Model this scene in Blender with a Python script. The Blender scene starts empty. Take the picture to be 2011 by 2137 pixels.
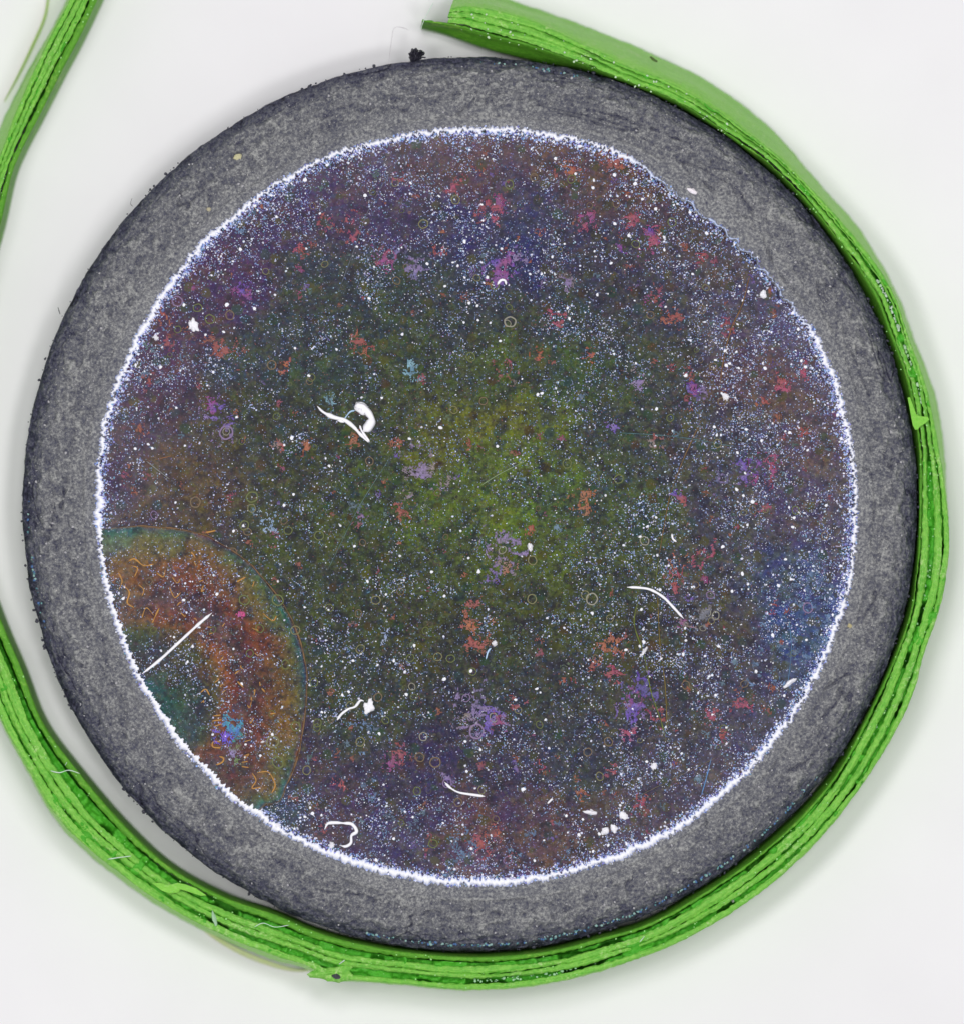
import bpy, math, random
import numpy as np
from mathutils import Vector

random.seed(7)
RNG = np.random.default_rng(11)
S = 0.01            # one working unit (100 photograph pixels) = 1 cm
DEPTH = 1.9         # how high disc and strip stand above the table, in units
scene = bpy.context.scene
C = scene.collection

# ------------------------------------------------------------------ camera, world, lamps, exposure
CAM_D = 200.0
cam_data = bpy.data.cameras.new('camera')
cam = bpy.data.objects.new('camera', cam_data)
C.objects.link(cam)
cam.location = (0, 0, CAM_D * S)
cam.rotation_euler = (0, 0, 0)
cam_data.sensor_fit = 'VERTICAL'
cam_data.sensor_height = 24
cam_data.lens = 24 * CAM_D / 21.37
cam_data.clip_start = 0.01
cam_data.clip_end = 100
cam_data.dof.use_dof = True
cam_data.dof.focus_distance = CAM_D * S
cam_data.dof.aperture_fstop = 3.0
scene.camera = cam

world = bpy.data.worlds.new('World')
scene.world = world
world.use_nodes = True
bgn = world.node_tree.nodes['Background']
bgn.inputs['Color'].default_value = (0.96, 0.97, 1.0, 1)
bgn.inputs['Strength'].default_value = 0.30

def area(name, az, el, dist, size, power, color=(1, 1, 1)):
    l = bpy.data.lights.new(name, 'AREA')
    l.shape = 'DISK'; l.size = size * S; l.energy = power; l.color = color
    o = bpy.data.objects.new(name, l); C.objects.link(o)
    a, e = math.radians(az), math.radians(el)
    p = Vector((math.cos(a) * math.cos(e), math.sin(a) * math.cos(e), math.sin(e))) * dist * S
    o.location = p
    o.rotation_euler = (-p).to_track_quat('-Z', 'Y').to_euler()
    return o
for k, (az, pw) in enumerate(((100, 1.25), (172, 1.1), (244, 0.8), (316, 0.85), (28, 1.0))):
    area('ring_lamp', az, 77, 95, 16, 1.2 * pw, (1.0, 0.995, 0.985))

scene.view_settings.view_transform = 'Standard'
scene.view_settings.look = 'None'
scene.view_settings.exposure = 0.13
scene.view_settings.gamma = 1.0
scene.render.film_transparent = False

# ------------------------------------------------------------------ helpers
def px(x, y):                       # photograph pixel -> working units
    return ((x - 1005.5) / 100.0, (1068.5 - y) / 100.0)
DS = 2011 / 1871.0
def dp(x, y):                       # overview pixel -> working units
    return px(x * DS, y * DS)
def lin(c):
    return tuple((v / 255 / 12.92) if v / 255 <= 0.04045 else (((v / 255) + 0.055) / 1.055) ** 2.4 for v in c)

PERM = np.random.default_rng(5).permutation(4096)
VALS = np.random.default_rng(6).random(4096) * 2 - 1
def vnoise(x, y, z=0.0, seed=0):
    x = np.asarray(x, float); y = np.asarray(y, float); z = np.asarray(z, float) + 0 * x
    xi, yi, zi = np.floor(x).astype(np.int64), np.floor(y).astype(np.int64), np.floor(z).astype(np.int64)
    fx, fy, fz = x - xi, y - yi, z - zi
    fx, fy, fz = [f * f * f * (f * (f * 6 - 15) + 10) for f in (fx, fy, fz)]
    def h(a, b, c):
        return VALS[PERM[(PERM[(PERM[(a + seed * 131) & 4095] + b) & 4095] + c) & 4095]]
    def L(a, b, t): return a + (b - a) * t
    return L(L(L(h(xi, yi, zi), h(xi + 1, yi, zi), fx), L(h(xi, yi + 1, zi), h(xi + 1, yi + 1, zi), fx), fy),
             L(L(h(xi, yi, zi + 1), h(xi + 1, yi, zi + 1), fx), L(h(xi, yi + 1, zi + 1), h(xi + 1, yi + 1, zi + 1), fx), fy), fz)
def fbm(x, y, z=0.0, o=4, seed=0, gain=0.5):
    t, a, s = 0, 1.0, 0
    for i in range(o):
        t = t + a * vnoise(x * 2 ** i, y * 2 ** i, np.asarray(z) * 2 ** i, seed + i * 7); s += a; a *= gain
    return t / s * 1.6

def catmull(P_, n):
    P_ = np.array(P_, float); Q = np.vstack([2 * P_[0] - P_[1], P_, 2 * P_[-1] - P_[-2]])
    seg = np.hypot(*np.diff(P_[:, :2], axis=0).T); cum = np.r_[0, np.cumsum(seg)]
    s = np.linspace(0, cum[-1], n); i = np.clip(np.searchsorted(cum, s, 'right') - 1, 0, len(seg) - 1)
    u = ((s - cum[i]) / seg[i])[:, None]
    a, b, c, d = Q[i], Q[i + 1], Q[i + 2], Q[i + 3]
    return .5 * (2 * b + (c - a) * u + (2 * a - 5 * b + 4 * c - d) * u ** 2 + (3 * b - a - 3 * c + d) * u ** 3), s

def mesh(name, verts, faces, mat=None, parent=None, col=None, smooth=True, attrs=None):
    """verts (n,3) in working units; faces int array (m,3|4) or list of lists"""
    me = bpy.data.meshes.new(name)
    verts = np.asarray(verts, np.float32) * S
    if isinstance(faces, np.ndarray):
        m, k = faces.shape
        me.vertices.add(len(verts)); me.vertices.foreach_set('co', verts.ravel())
        me.loops.add(m * k); me.loops.foreach_set('vertex_index', faces.astype(np.int32).ravel())
        me.polygons.add(m)
        me.polygons.foreach_set('loop_start', np.arange(0, m * k, k, dtype=np.int32))
        me.polygons.foreach_set('loop_total', np.full(m, k, np.int32))
        me.update(calc_edges=True)
    else:
        me.from_pydata([tuple(map(float, v)) for v in verts], [], faces)
    me.validate()
    if smooth:
        me.polygons.foreach_set('use_smooth', np.ones(len(me.polygons), bool))
    if col is not None:
        a = me.color_attributes.new('tint', 'FLOAT_COLOR', 'POINT')
        cc = np.ones((len(verts), 4), np.float32); cc[:, :3] = col
        a.data.foreach_set('color', cc.ravel())
    for k_, v_ in (attrs or {}).items():
        a = me.attributes.new(k_, 'FLOAT', 'POINT'); a.data.foreach_set('value', np.asarray(v_, np.float32))
    if mat: me.materials.append(mat)
    o = bpy.data.objects.new(name, me); C.objects.link(o)
    if parent: o.parent = parent
    return o
def tag(o, label=None, cat=None, group=None, kind=None):
    if label: o['label'] = label
    if cat: o['category'] = cat
    if group: o['group'] = group
    if kind: o['kind'] = kind
    return o
def empty(name, loc=(0, 0, 0)):
    o = bpy.data.objects.new(name, None); C.objects.link(o)
    o.empty_display_size = 0.01
    return o
def gridfaces(n, m, wrap=False):
    """n rows (wrapped if wrap), m columns"""
    i = np.arange(n if wrap else n - 1)[:, None]; j = np.arange(m - 1)[None, :]
    i2 = (i + 1) % n
    return np.stack([i * m + j, i2 * m + j, i2 * m + j + 1, i * m + j + 1], -1).reshape(-1, 4)

# ------------------------------------------------------------------ materials
class NT:
    def __init__(s, name):
        s.m = bpy.data.materials.new(name); s.m.use_nodes = True
        s.t = s.m.node_tree; s.b = s.t.nodes['Principled BSDF']
    def n(s, typ, inp=None, **kw):
        nd = s.t.nodes.new(typ)
        for k, v in kw.items(): setattr(nd, k, v)
        for k, v in (inp or {}).items(): s.set(nd.inputs[k], v)
        return nd
    def set(s, sock, v):
        if isinstance(v, bpy.types.NodeSocket): s.t.links.new(v, sock)
        elif isinstance(v, bpy.types.Node): s.t.links.new(v.outputs[0], sock)
        else:
            if isinstance(v, tuple) and len(v) == 3 and sock.type == 'RGBA': v = v + (1,)
            sock.default_value = v
    def P(s, **kw):
        for k, v in kw.items(): s.set(s.b.inputs[k.replace('_', ' ')], v)
    def coord(s, scale=(1, 1, 1)):
        tc = s.n('ShaderNodeTexCoord')
        return s.n('ShaderNodeMapping', {'Vector': tc.outputs['Object'], 'Scale': tuple(v / S for v in scale)}).outputs[0]
    def noise(s, v, scale, detail=3, rough=.55, dist=0):
        return s.n('ShaderNodeTexNoise', {'Vector': v, 'Scale': scale, 'Detail': detail, 'Roughness': rough, 'Distortion': dist})
    def ramp(s, fac, stops, interp='LINEAR'):
        r = s.n('ShaderNodeValToRGB', {'Fac': fac}); e = r.color_ramp.elements
        r.color_ramp.interpolation = interp
        while len(e) < len(stops): e.new(0.5)
        for el, (p, c) in zip(e, stops):
            el.position = p; el.color = (c if isinstance(c, tuple) else (c, c, c)) + (1,)
        return r.outputs[0]
    def mix(s, f, a, b, mode='MIX'):
        m = s.n('ShaderNodeMix', data_type='RGBA', blend_type=mode)
        s.set(m.inputs[0], f); s.set(m.inputs[6], a); s.set(m.inputs[7], b)
        return m.outputs[2]
    def math(s, op, a, b=0.0, c=None, clamp=False):
        m = s.n('ShaderNodeMath', operation=op, use_clamp=clamp)
        s.set(m.inputs[0], a); s.set(m.inputs[1], b)
        if c is not None: s.set(m.inputs[2], c)
        return m.outputs[0]
    def bump(s, h, strength, dist):
        b = s.n('ShaderNodeBump', {'Height': h, 'Strength': strength, 'Distance': dist * S})
        s.t.links.new(b.outputs[0], s.b.inputs['Normal'])
        return b

def tint_mat(name, rough=.5, spec=.4, gain=1.0, lo=.72, bump=0.0, sss=0.0, coat=0.0):
    t = NT(name)
    a = t.n('ShaderNodeAttribute', attribute_name='tint').outputs['Color']
    v = t.coord()
    f = t.noise(v, 14, 3).outputs[0]
    c = t.mix(1.0, a, t.ramp(f, [(0.25, lo * gain), (0.75, 1.12 * gain)]), 'MULTIPLY')
    t.P(Base_Color=c, Roughness=rough, Specular_IOR_Level=spec, Coat_Weight=coat)
    if bump: t.bump(f, bump, .02)
    return t.m

# table: matte white sheet
t = NT('table_white')
v = t.coord()
f = t.noise(v, .35, 4, .5).outputs[0]
t.P(Base_Color=t.ramp(f, [(.3, (.88, .862, .885)), (.7, (.91, .892, .915))]), Roughness=.6, Specular_IOR_Level=.15)
t.bump(t.noise(v, 6, 3).outputs[0], .08, .02)
M_TABLE = t.m

# grey body of the disc
t = NT('charcoal_rubber')
v = t.coord()
hgt = t.n('ShaderNodeAttribute', attribute_name='relief').outputs['Fac']
edge_tone = t.n('ShaderNodeAttribute', attribute_name='edge_tone').outputs['Fac']
n1 = t.noise(v, 7, 6, .75, .3).outputs[0]
n2 = t.noise(v, 17, 4, .8).outputs[0]
f = t.math('ADD', t.math('MULTIPLY', hgt, .46), t.math('ADD', t.math('MULTIPLY', n1, .62), t.math('MULTIPLY', n2, 1.5)))
f = t.math('SUBTRACT', f, .735)
f = t.math('ADD', f, t.math('MULTIPLY', t.math('SUBTRACT', edge_tone, .5), .55))
base = t.ramp(f, [(.06, lin((30, 30, 42))), (.28, lin((62, 62, 84))), (.40, lin((82, 83, 100))), (.54, lin((103, 104, 112))), (.68, lin((127, 127, 131))), (.92, lin((180, 180, 178)))])
sp = t.n('ShaderNodeTexVoronoi', {'Vector': v, 'Scale': 7.0, 'Randomness': 1.0})
dots = t.math('LESS_THAN', sp.outputs['Distance'], .085)
dsel = t.math('GREATER_THAN', t.n('ShaderNodeSeparateColor', {'Color': sp.outputs['Color']}).outputs[0], .72)
base = t.mix(t.math('MULTIPLY', dots, dsel), base, lin((200, 198, 190)))
t.P(Base_Color=base, Roughness=.62, Specular_IOR_Level=.35)
t.bump(t.math('ADD', n1, t.math('MULTIPLY', n2, .8)), .8, .04)
M_RIM = t.m

# green laminated strip
def green_mat(name, base_a, base_b, pale, rough=.55, spec=.4, stretch=1.0):
    t = NT(name)
    a = t.n('ShaderNodeAttribute', attribute_name='along').outputs['Fac']
    c = t.n('ShaderNodeAttribute', attribute_name='across').outputs['Fac']
    uv = t.n('ShaderNodeCombineXYZ', {'X': t.math('MULTIPLY', a, 1.7 * stretch), 'Y': t.math('MULTIPLY', c, 11.0), 'Z': 0.0}).outputs[0]
    v = t.coord()
    n1 = t.noise(uv, 1.0, 5, .65).outputs[0]
    n2 = t.noise(v, 11, 4, .65).outputs[0]
    n3 = t.noise(v, 1.3, 2, .5).outputs[0]
    f = t.math('ADD', t.math('MULTIPLY', n1, .5), t.math('MULTIPLY', n2, .5))
    col = t.ramp(f, [(.34, base_a), (.62, base_b)])
    col = t.mix(t.ramp(t.math('ADD', t.math('MULTIPLY', n2, .6), t.math('MULTIPLY', n3, .45)), [(.58, 0.0), (.72, .75)]), col, pale)
    t.P(Base_Color=col, Roughness=rough, Specular_IOR_Level=spec)
    t.P(Subsurface_Weight=.12, Subsurface_Radius=(.3, 1.0, .15), Subsurface_Scale=.08 * S)
    t.bump(t.math('ADD', f, t.noise(v, 24, 3, .7).outputs[0]), .8, .035)
    return t.m
M_GREEN = green_mat('green_laminate_edge', lin((92, 178, 54)), lin((150, 216, 90)), lin((196, 228, 156)))
M_GREEN_SHADED = green_mat('green_laminate_gap_shade', lin((66, 162, 34)), lin((92, 192, 50)), lin((110, 190, 85)))  # darker copy of the edge green, painting the shade in the gaps
M_GREEN_FACE = green_mat('green_laminate_face', lin((128, 204, 70)), lin((150, 220, 86)), lin((172, 214, 128)), rough=.42, spec=.3, stretch=.35)
M_LINER_SHADED = green_mat('green_laminate_liner_shaded', lin((74, 144, 30)), lin((108, 178, 50)), lin((152, 196, 84)))  # darker green: shade between disc and layers put into the colour

M_SKIRT = green_mat('pale_backing', lin((214, 232, 150)), lin((226, 238, 180)), lin((230, 238, 210)))
M_TINT = tint_mat('mineral_residue', .45, .4)
M_DUST = tint_mat('white_dust', .45, .5, bump=.2, lo=.96)
M_FIBRE = tint_mat('fibre', .5, .4, lo=.96)

# coated face
def film_mat(name, cell_fac, grain, mott, pf=1.0):
    t = NT(name)
    a = t.n('ShaderNodeAttribute', attribute_name='tint').outputs['Color']
    v = t.coord()
    wob = t.noise(v, 5, 3)
    vw = t.n('ShaderNodeVectorMath', {0: v}, operation='ADD')
    sc = t.n('ShaderNodeVectorMath', {0: wob.outputs['Color']}, operation='SCALE'); sc.inputs['Scale'].default_value = .12
    t.t.links.new(sc.outputs[0], vw.inputs[1]); vw = vw.outputs[0]
    # chromatic mottle
    nc = t.noise(v, 6.0, 5, .72).outputs['Color']
    mottle = t.n('ShaderNodeVectorMath', {0: nc, 1: (.5, .5, .5)}, operation='SUBTRACT').outputs[0]
    ml = t.n('ShaderNodeVectorMath', {0: mottle}, operation='SCALE'); ml.inputs['Scale'].default_value = mott
    base = t.mix(1.0, a, ml.outputs[0], 'ADD')
    # patches of coating 10 to 50 photograph pixels across
    pn = t.noise(vw, 3.1, 3, .6, .6)
    patch = t.ramp(pn.outputs[0], [(.34, (.62, .60, 1.12)), (.45, (.85, .82, .98)), (.52, (1.0, 1.0, .95)), (.60, (1.12, 1.18, .72)), (.70, (1.45, 1.30, .62))])
    base = t.mix(pf, base, patch, 'MULTIPLY')
    pn2 = t.noise(v, 7.5, 4, .7, .4).outputs['Color']
    s2 = t.n('ShaderNodeSeparateColor', {'Color': pn2})
    for ch, cc_, lo, hi, am in ((0, (74, 52, 66), .55, .68, .6), (1, (38, 62, 92), .54, .66, .6), (2, (84, 92, 38), .56, .70, .5)):
        base = t.mix(t.math('MULTIPLY', t.ramp(s2.outputs[ch], [(lo, 0.0), (hi, 1.0)]), am), base, lin(cc_))
    # fine grain light/dark
    g = t.noise(v, 11, 5, .8).outputs[0]
    base = t.mix(1.0, base, t.ramp(g, [(.3, .35), (.5, .95), (.7, 1.9)]), 'MULTIPLY')
    # drops of coating: soft round cells
    vo = t.n('ShaderNodeTexVoronoi', {'Vector': vw, 'Scale': 2.7, 'Randomness': 1.0})
    d = vo.outputs['Distance']
    sepc = t.n('ShaderNodeSeparateColor', {'Color': vo.outputs['Color']})
    cellc = t.ramp(sepc.outputs[0], [(0, lin((62, 64, 26))), (.3, lin((40, 70, 44))), (.5, lin((78, 76, 24))), (.7, lin((70, 48, 30))), (.85, lin((36, 62, 66)))], 'CONSTANT')
    mask = t.math('MULTIPLY', t.ramp(d, [(.26, 1.0), (.34, 0.0)]), t.math('GREATER_THAN', sepc.outputs[1], .35))
    base = t.mix(t.math('MULTIPLY', mask, cell_fac), base, cellc)
    vo2 = t.n('ShaderNodeTexVoronoi', {'Vector': v, 'Scale': 5.2, 'Randomness': 1.0})
    sep2 = t.n('ShaderNodeSeparateColor', {'Color': vo2.outputs['Color']})
    ring = t.ramp(vo2.outputs['Distance'], [(.0, .0), (.2, .2), (.27, 1.0), (.33, 0.0)])
    ring = t.math('MULTIPLY', ring, t.math('GREATER_THAN', sep2.outputs[1], .72))
    base = t.mix(t.math('MULTIPLY', ring, .35), base, lin((118, 112, 82)))
    # dark pits
    g2 = t.noise(v, 4.2, 5, .7).outputs[0]
    base = t.mix(t.ramp(g2, [(.36, .75), (.5, 0.0)]), base, lin((30, 28, 44)))
    # micro crystals
    for sc_, th, sel, strength in ((13.0, .13, .5, .55), (24.0, .19, .42, .42)):
        vv = t.n('ShaderNodeTexVoronoi', {'Vector': v, 'Scale': sc_, 'Randomness': 1.0})
        ss = t.n('ShaderNodeSeparateColor', {'Color': vv.outputs['Color']})
        dm = t.ramp(vv.outputs['Distance'], [(th * .5, 1.0), (th * 1.7, 0.0)])
        amt = t.math('MULTIPLY', dm, t.math('GREATER_THAN', ss.outputs[0], sel))
        amt = t.math('MULTIPLY', amt, t.math('MULTIPLY', ss.outputs[1], grain * strength * 2))
        cc = t.ramp(ss.outputs[2], [(0, lin((170, 190, 235))), (.4, lin((205, 208, 240))), (.6, lin((120, 180, 190))), (.8, lin((150, 125, 185))), (.93, lin((190, 110, 100)))], 'CONSTANT')
        base = t.mix(amt, base, cc)
    t.P(Base_Color=base, Roughness=.16, Specular_IOR_Level=.12)
    t.bump(t.math('ADD', g, g2), .08, .01)
    return t.m
M_GLASS = film_mat('coated_face', .62, .85, .045)
M_FILM = film_mat('interference_film', .22, 1.0, .05, .35)

# ------------------------------------------------------------------ table
tb = mesh('table_surface', [(-150, -150, -DEPTH), (150, -150, -DEPTH), (150, 150, -DEPTH), (-150, 150, -DEPTH)], [[0, 1, 2, 3]], M_TABLE)
tag(tb, kind='structure')

# ------------------------------------------------------------------ disc
CX, CY = px(980, 1052); R_OUT = 9.35
GX, GY = px(994, 1056); R_GL = 7.90
disc = empty('coated_disc')
tag(disc, 'round charcoal grey disc with a dark iridescent speckled face, ringed by the green strip', 'disc')

def glass_edge(th):
    """radius of the coated face round (GX,GY); chipped in the upper right"""
    th = np.asarray(th)
    c, s = np.cos(th), np.sin(th)
    r = R_GL + .045 * fbm(c * 9, s * 9, 3.1, 4, 21) + .02 * vnoise(c * 120, s * 120, 0, 3)
    deg = np.degrees(th) % 360
    w = np.clip((deg - 28) / 6, 0, 1) * np.clip((64 - deg) / 6, 0, 1)
    r = r - w * (.12 + .13 * (0.5 + .5 * fbm(c * 17, s * 17, 1.0, 3, 5)) + .05 * vnoise(c * 60, s * 60, 0, 9))
    return r

NA, NR = 2600, 100
th = np.linspace(0, 2 * math.pi, NA, endpoint=False)
rin = 7.45
rr = np.concatenate([np.linspace(rin, 9.0, 64), np.linspace(9.0, 9.34, 28)[1:]])
TH, RR = np.meshgrid(th, rr, indexing='ij')
X = CX + RR * np.cos(TH); Y = CY + RR * np.sin(TH)
q = np.clip((RR - 8.55) / (9.34 - 8.55), 0, 1)
prof = .05 - .42 * q ** 3.2
d_gl = np.hypot(X - GX, Y - GY)
smooth_zone = np.clip((d_gl - 8.12) / .35, 0.0, 1)
rough_amt = .18 + .82 * smooth_zone
crag = fbm(X * 7.5, Y * 7.5, 0, 4, 2, .72)
ridg = 1 - np.abs(fbm(X * 1.6, Y * 1.6, 0, 4, 33))
tang = fbm(RR * 9.0, TH * 9.35 * 3.2, 0, 4, 50, .65)
rel = crag * .5 + tang * .45 + (ridg - .75) * .12
cr = 1 - np.clip(np.abs(fbm(RR * 1.7 + 3, TH * 4.5, 2.2, 4, 61)) * 22, 0, 1)
cr = cr * np.clip(fbm(X * .5, Y * .5, 4, 2, 72) * 2.2, 0, 1) * smooth_zone
rel = rel - 1.0 * cr
lip = np.exp(-((d_gl - (8.16 + .09 * fbm(np.cos(TH) * 2, np.sin(TH) * 2, 0, 3, 8))) / .035) ** 2)
Z = prof + rough_amt * rel * .10 + lip * .045
rel = rel + lip * 1.1 * np.clip(.4 + vnoise(np.cos(TH) * 5, np.sin(TH) * 5, 1), 0, 1)
def carve(pts, w, depth):
    global Z, rel
    P_, _ = catmull([px(*p) for p in pts], max(12, len(pts) * 14))
    P_ = P_ + .012 * np.stack([vnoise(P_[:, 0] * 16, P_[:, 1] * 16), vnoise(P_[:, 0] * 16, P_[:, 1] * 16, 5)], -1)
    bb = (X > P_[:, 0].min() - .2) & (X < P_[:, 0].max() + .2) & (Y > P_[:, 1].min() - .2) & (Y < P_[:, 1].max() + .2)
    xs, ys = X[bb], Y[bb]; d = np.full(len(xs), 9.)
    for a, b in zip(P_[:-1], P_[1:]):
        ab = b - a; t_ = np.clip(((xs - a[0]) * ab[0] + (ys - a[1]) * ab[1]) / (ab @ ab + 1e-9), 0, 1)
        d = np.minimum(d, np.hypot(xs - a[0] - t_ * ab[0], ys - a[1] - t_ * ab[1]))
    g_ = np.exp(-(d / w) ** 2) * (.6 + .6 * vnoise(xs * 9, ys * 9, 2))
    Z[bb] -= depth * .06 * g_; rel[bb] -= depth * g_
for cr_ in ([(1125, 221), (1180, 232), (1240, 246), (1300, 262), (1352, 279)], [(1150, 232), (1210, 246), (1260, 262), (1330, 276)], [(1240, 232), (1290, 244), (1340, 262)], [(955, 238), (975, 222), (990, 205)], [(1472, 312), (1495, 330), (1520, 340)], [(1423, 348), (1455, 372), (1490, 397)],
  [(1592, 497), (1600, 522), (1622, 565), (1650, 600), (1685, 636)], [(1660, 545), (1672, 575), (1680, 590)], [(1358, 268), (1400, 285), (1440, 300)], [(1490, 350), (1540, 362), (1560, 366)], [(1510, 420), (1530, 440), (1570, 458)], [(983, 1862), (985, 1890), (981, 1925)], [(660, 1855), (700, 1862), (760, 1868)],
  [(1720, 1440), (1745, 1420), (1770, 1405)], [(1700, 1560), (1740, 1520), (1775, 1470)], [(1712, 1500), (1740, 1470), (1760, 1440)], [(1640, 1610), (1680, 1590), (1720, 1550)], [(1472, 1700), (1474, 1728)], [(1800, 975), (1815, 985), (1820, 1000)], [(240, 850), (232, 890), (236, 930)], [(120, 985), (135, 1030), (128, 1060)], [(215, 1330), (222, 1370), (226, 1395)]):
    carve(cr_, .018, 1.5)
for cr_ in ([(882, 1921), (850, 1942), (815, 1962)], [(150, 985), (140, 1030), (105, 1065)], [(184, 870), (176, 930), (180, 1000)]):
    carve(cr_, .02, -1.0)
# nick pit round the pale grain
def bumpz(x0, y0, r): return np.exp(-((X - x0) ** 2 + (Y - y0) ** 2) / r ** 2)
gx, gy = px(494, 322)
Z -= .09 * bumpz(gx, gy, .09)
edgeN = .016 * fbm(np.cos(th) * 22, np.sin(th) * 22, 0, 4, 90) + .012 * np.maximum(0, vnoise(np.cos(th) * 90, np.sin(th) * 90, 0, 4))
k = np.clip((RR - 9.1) / .24, 0, 1)
X += np.cos(TH) * k * edgeN[:, None]; Y += np.sin(TH) * k * edgeN[:, None]
verts = np.stack([X, Y, Z], -1)
relief = .5 + .5 * np.clip(rel * np.maximum(rough_amt, .25) + .12 * (1 - rough_amt), -1, 1)
side_z = [-.6, -.95, -1.3, -1.7, -DEPTH + .005]
side = np.zeros((NA, len(side_z), 3)); Rs = 9.35 + edgeN
for j, zz in enumerate(side_z):
    rj = Rs + (.0 if j < 4 else -.06) + .02 * vnoise(np.cos(th) * 40, np.sin(th) * 40, zz * 5, 7)
    side[:, j] = np.stack([CX + rj * np.cos(th), CY + rj * np.sin(th), np.full(NA, zz)], -1)
V = np.concatenate([verts, side], 1); m = V.shape[1]
rel_all = np.concatenate([relief, np.full((NA, len(side_z)), .3)], 1)
broad = fbm(X * 1.3, Y * 1.3, 0, 4, 15)
sidew = .5 + .5 * np.sin(TH + .6)                 # outer band: slope shade and dark pits painted in, narrower at upper left
edge_tone = .62 + .05 * broad - .62 * np.clip((RR - 8.72 - .28 * sidew) / (.60 - .28 * sidew), 0, 1) ** 1.7 * (1 + .3 * broad) + .0 * RR
edge_tone = np.clip(edge_tone + (1 - smooth_zone) * .02, 0, 1)
edge_tone_all = np.concatenate([edge_tone, np.full((NA, len(side_z)), .05)], 1)
rim = mesh('rim', V.reshape(-1, 3), gridfaces(NA, m, True)[:, ::-1].copy(), M_RIM, disc, attrs={'relief': rel_all.ravel(), 'edge_tone': edge_tone_all.ravel()})

# colour field of the coated face: hand read colours at places, blended
CP = [  # overview x, y, colour
 (900, 300, (74, 56, 64)), (700, 340, (64, 50, 74)), (1100, 330, (78, 62, 62)), (1230, 380, (84, 64, 58)), (560, 420, (62, 46, 72)),
 (760, 430, (56, 46, 76)), (900, 450, (50, 48, 84)), (1020, 480, (48, 52, 84)), (1160, 480, (58, 58, 70)), (1320, 470, (66, 60, 64)),
 (440, 520, (66, 48, 76)), (600, 560, (52, 62, 60)), (760, 590, (50, 66, 56)), (900, 600, (50, 60, 66)), (1060, 600, (52, 62, 62)), (1240, 600, (56, 60, 66)), (1400, 600, (70, 68, 80)),
 (330, 620, (68, 46, 68)), (480, 680, (54, 66, 64)), (640, 720, (52, 70, 60)), (800, 720, (58, 76, 52)), (960, 720, (66, 86, 44)), (1120, 740, (56, 80, 50)), (1300, 740, (60, 66, 62)), (1480, 740, (80, 66, 68)), (1560, 680, (74, 70, 90)),
 (270, 780, (68, 46, 66)), (400, 820, (66, 64, 54)), (540, 840, (56, 66, 50)), (700, 840, (62, 76, 50)), (860, 830, (84, 94, 40)), (960, 800, (96, 106, 38)), (1080, 860, (80, 98, 44)), (1220, 860, (60, 74, 60)), (1400, 880, (68, 70, 74)), (1570, 860, (82, 72, 74)),
 (240, 930, (64, 50, 66)), (360, 960, (78, 68, 52)), (520, 980, (62, 72, 50)), (700, 980, (60, 80, 48)), (860, 940, (74, 98, 44)), (980, 930, (82, 106, 42)), (1080, 980, (78, 108, 46)), (1220, 980, (62, 80, 56)), (1400, 1000, (70, 72, 76)), (1590, 1000, (78, 74, 86)),
 (560, 1080, (62, 74, 46)), (720, 1080, (64, 80, 46)), (880, 1080, (72, 90, 44)), (1040, 1100, (76, 96, 42)), (1200, 1110, (64, 80, 52)), (1360, 1120, (70, 72, 70)), (1520, 1140, (66, 78, 96)), (1600, 1150, (72, 86, 116)),
 (680, 1220, (56, 68, 50)), (840, 1240, (60, 70, 46)), (1000, 1240, (62, 74, 46)), (1140, 1220, (64, 76, 44)), (1260, 1260, (62, 64, 52)), (1400, 1260, (68, 66, 64)), (1560, 1240, (62, 82, 112)),
 (700, 1360, (56, 68, 52)), (860, 1360, (56, 60, 62)), (1000, 1360, (54, 64, 60)), (1120, 1360, (56, 62, 64)), (1300, 1380, (60, 62, 66)), (1460, 1380, (66, 66, 80)),
 (640, 1480, (62, 56, 70)), (800, 1500, (58, 54, 76)), (960, 1480, (60, 58, 74)), (1120, 1480, (56, 62, 68)), (1300, 1500, (66, 64, 72)),
 (640, 1600, (66, 54, 72)), (780, 1640, (66, 62, 82)), (920, 1640, (84, 66, 74)), (1080, 1620, (80, 68, 70)), (1220, 1600, (78, 72, 76)), (1380, 1520, (74, 68, 76)), (920, 1700, (92, 80, 92)),
 (230, 840, (66, 56, 76)), (470, 1540, (52, 66, 74))]
def idw(pts, x, y, p=3.0):
    P_ = np.array([dp(a, b) for a, b, _ in pts]); Cc = np.array([lin(c) for *_, c in pts])
    d2 = (x[:, None] - P_[None, :, 0]) ** 2 + (y[:, None] - P_[None, :, 1]) ** 2 + .05
    w = d2 ** (-p / 2 * 1.3); w /= w.sum(1, keepdims=True)
    return w @ Cc
NG, MG = 1100, 130
thg = np.linspace(0, 2 * math.pi, NG, endpoint=False)
re = glass_edge(thg)
tt = np.linspace(0.002, 1, MG)
Rg = re[:, None] * tt[None, :]
Xg = GX + Rg * np.cos(thg)[:, None]; Yg = GY + Rg * np.sin(thg)[:, None]
Zg = .085 + .0 * Xg + .0015 * fbm(Xg * 2, Yg * 2, 0, 3, 4)
Zg[:, -1] = .0
wx = Xg + .5 * fbm(Xg * .8, Yg * .8, 0, 4, 101); wy = Yg + .5 * fbm(Xg * .8, Yg * .8, 5, 4, 102)
colg = idw(CP, wx.ravel(), wy.ravel())
lum_ = colg.mean(1, keepdims=True)
outer = np.clip((np.hypot(Xg - GX, Yg - GY).ravel() - 3.5) / 3.0, 0, 1)[:, None]
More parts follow.
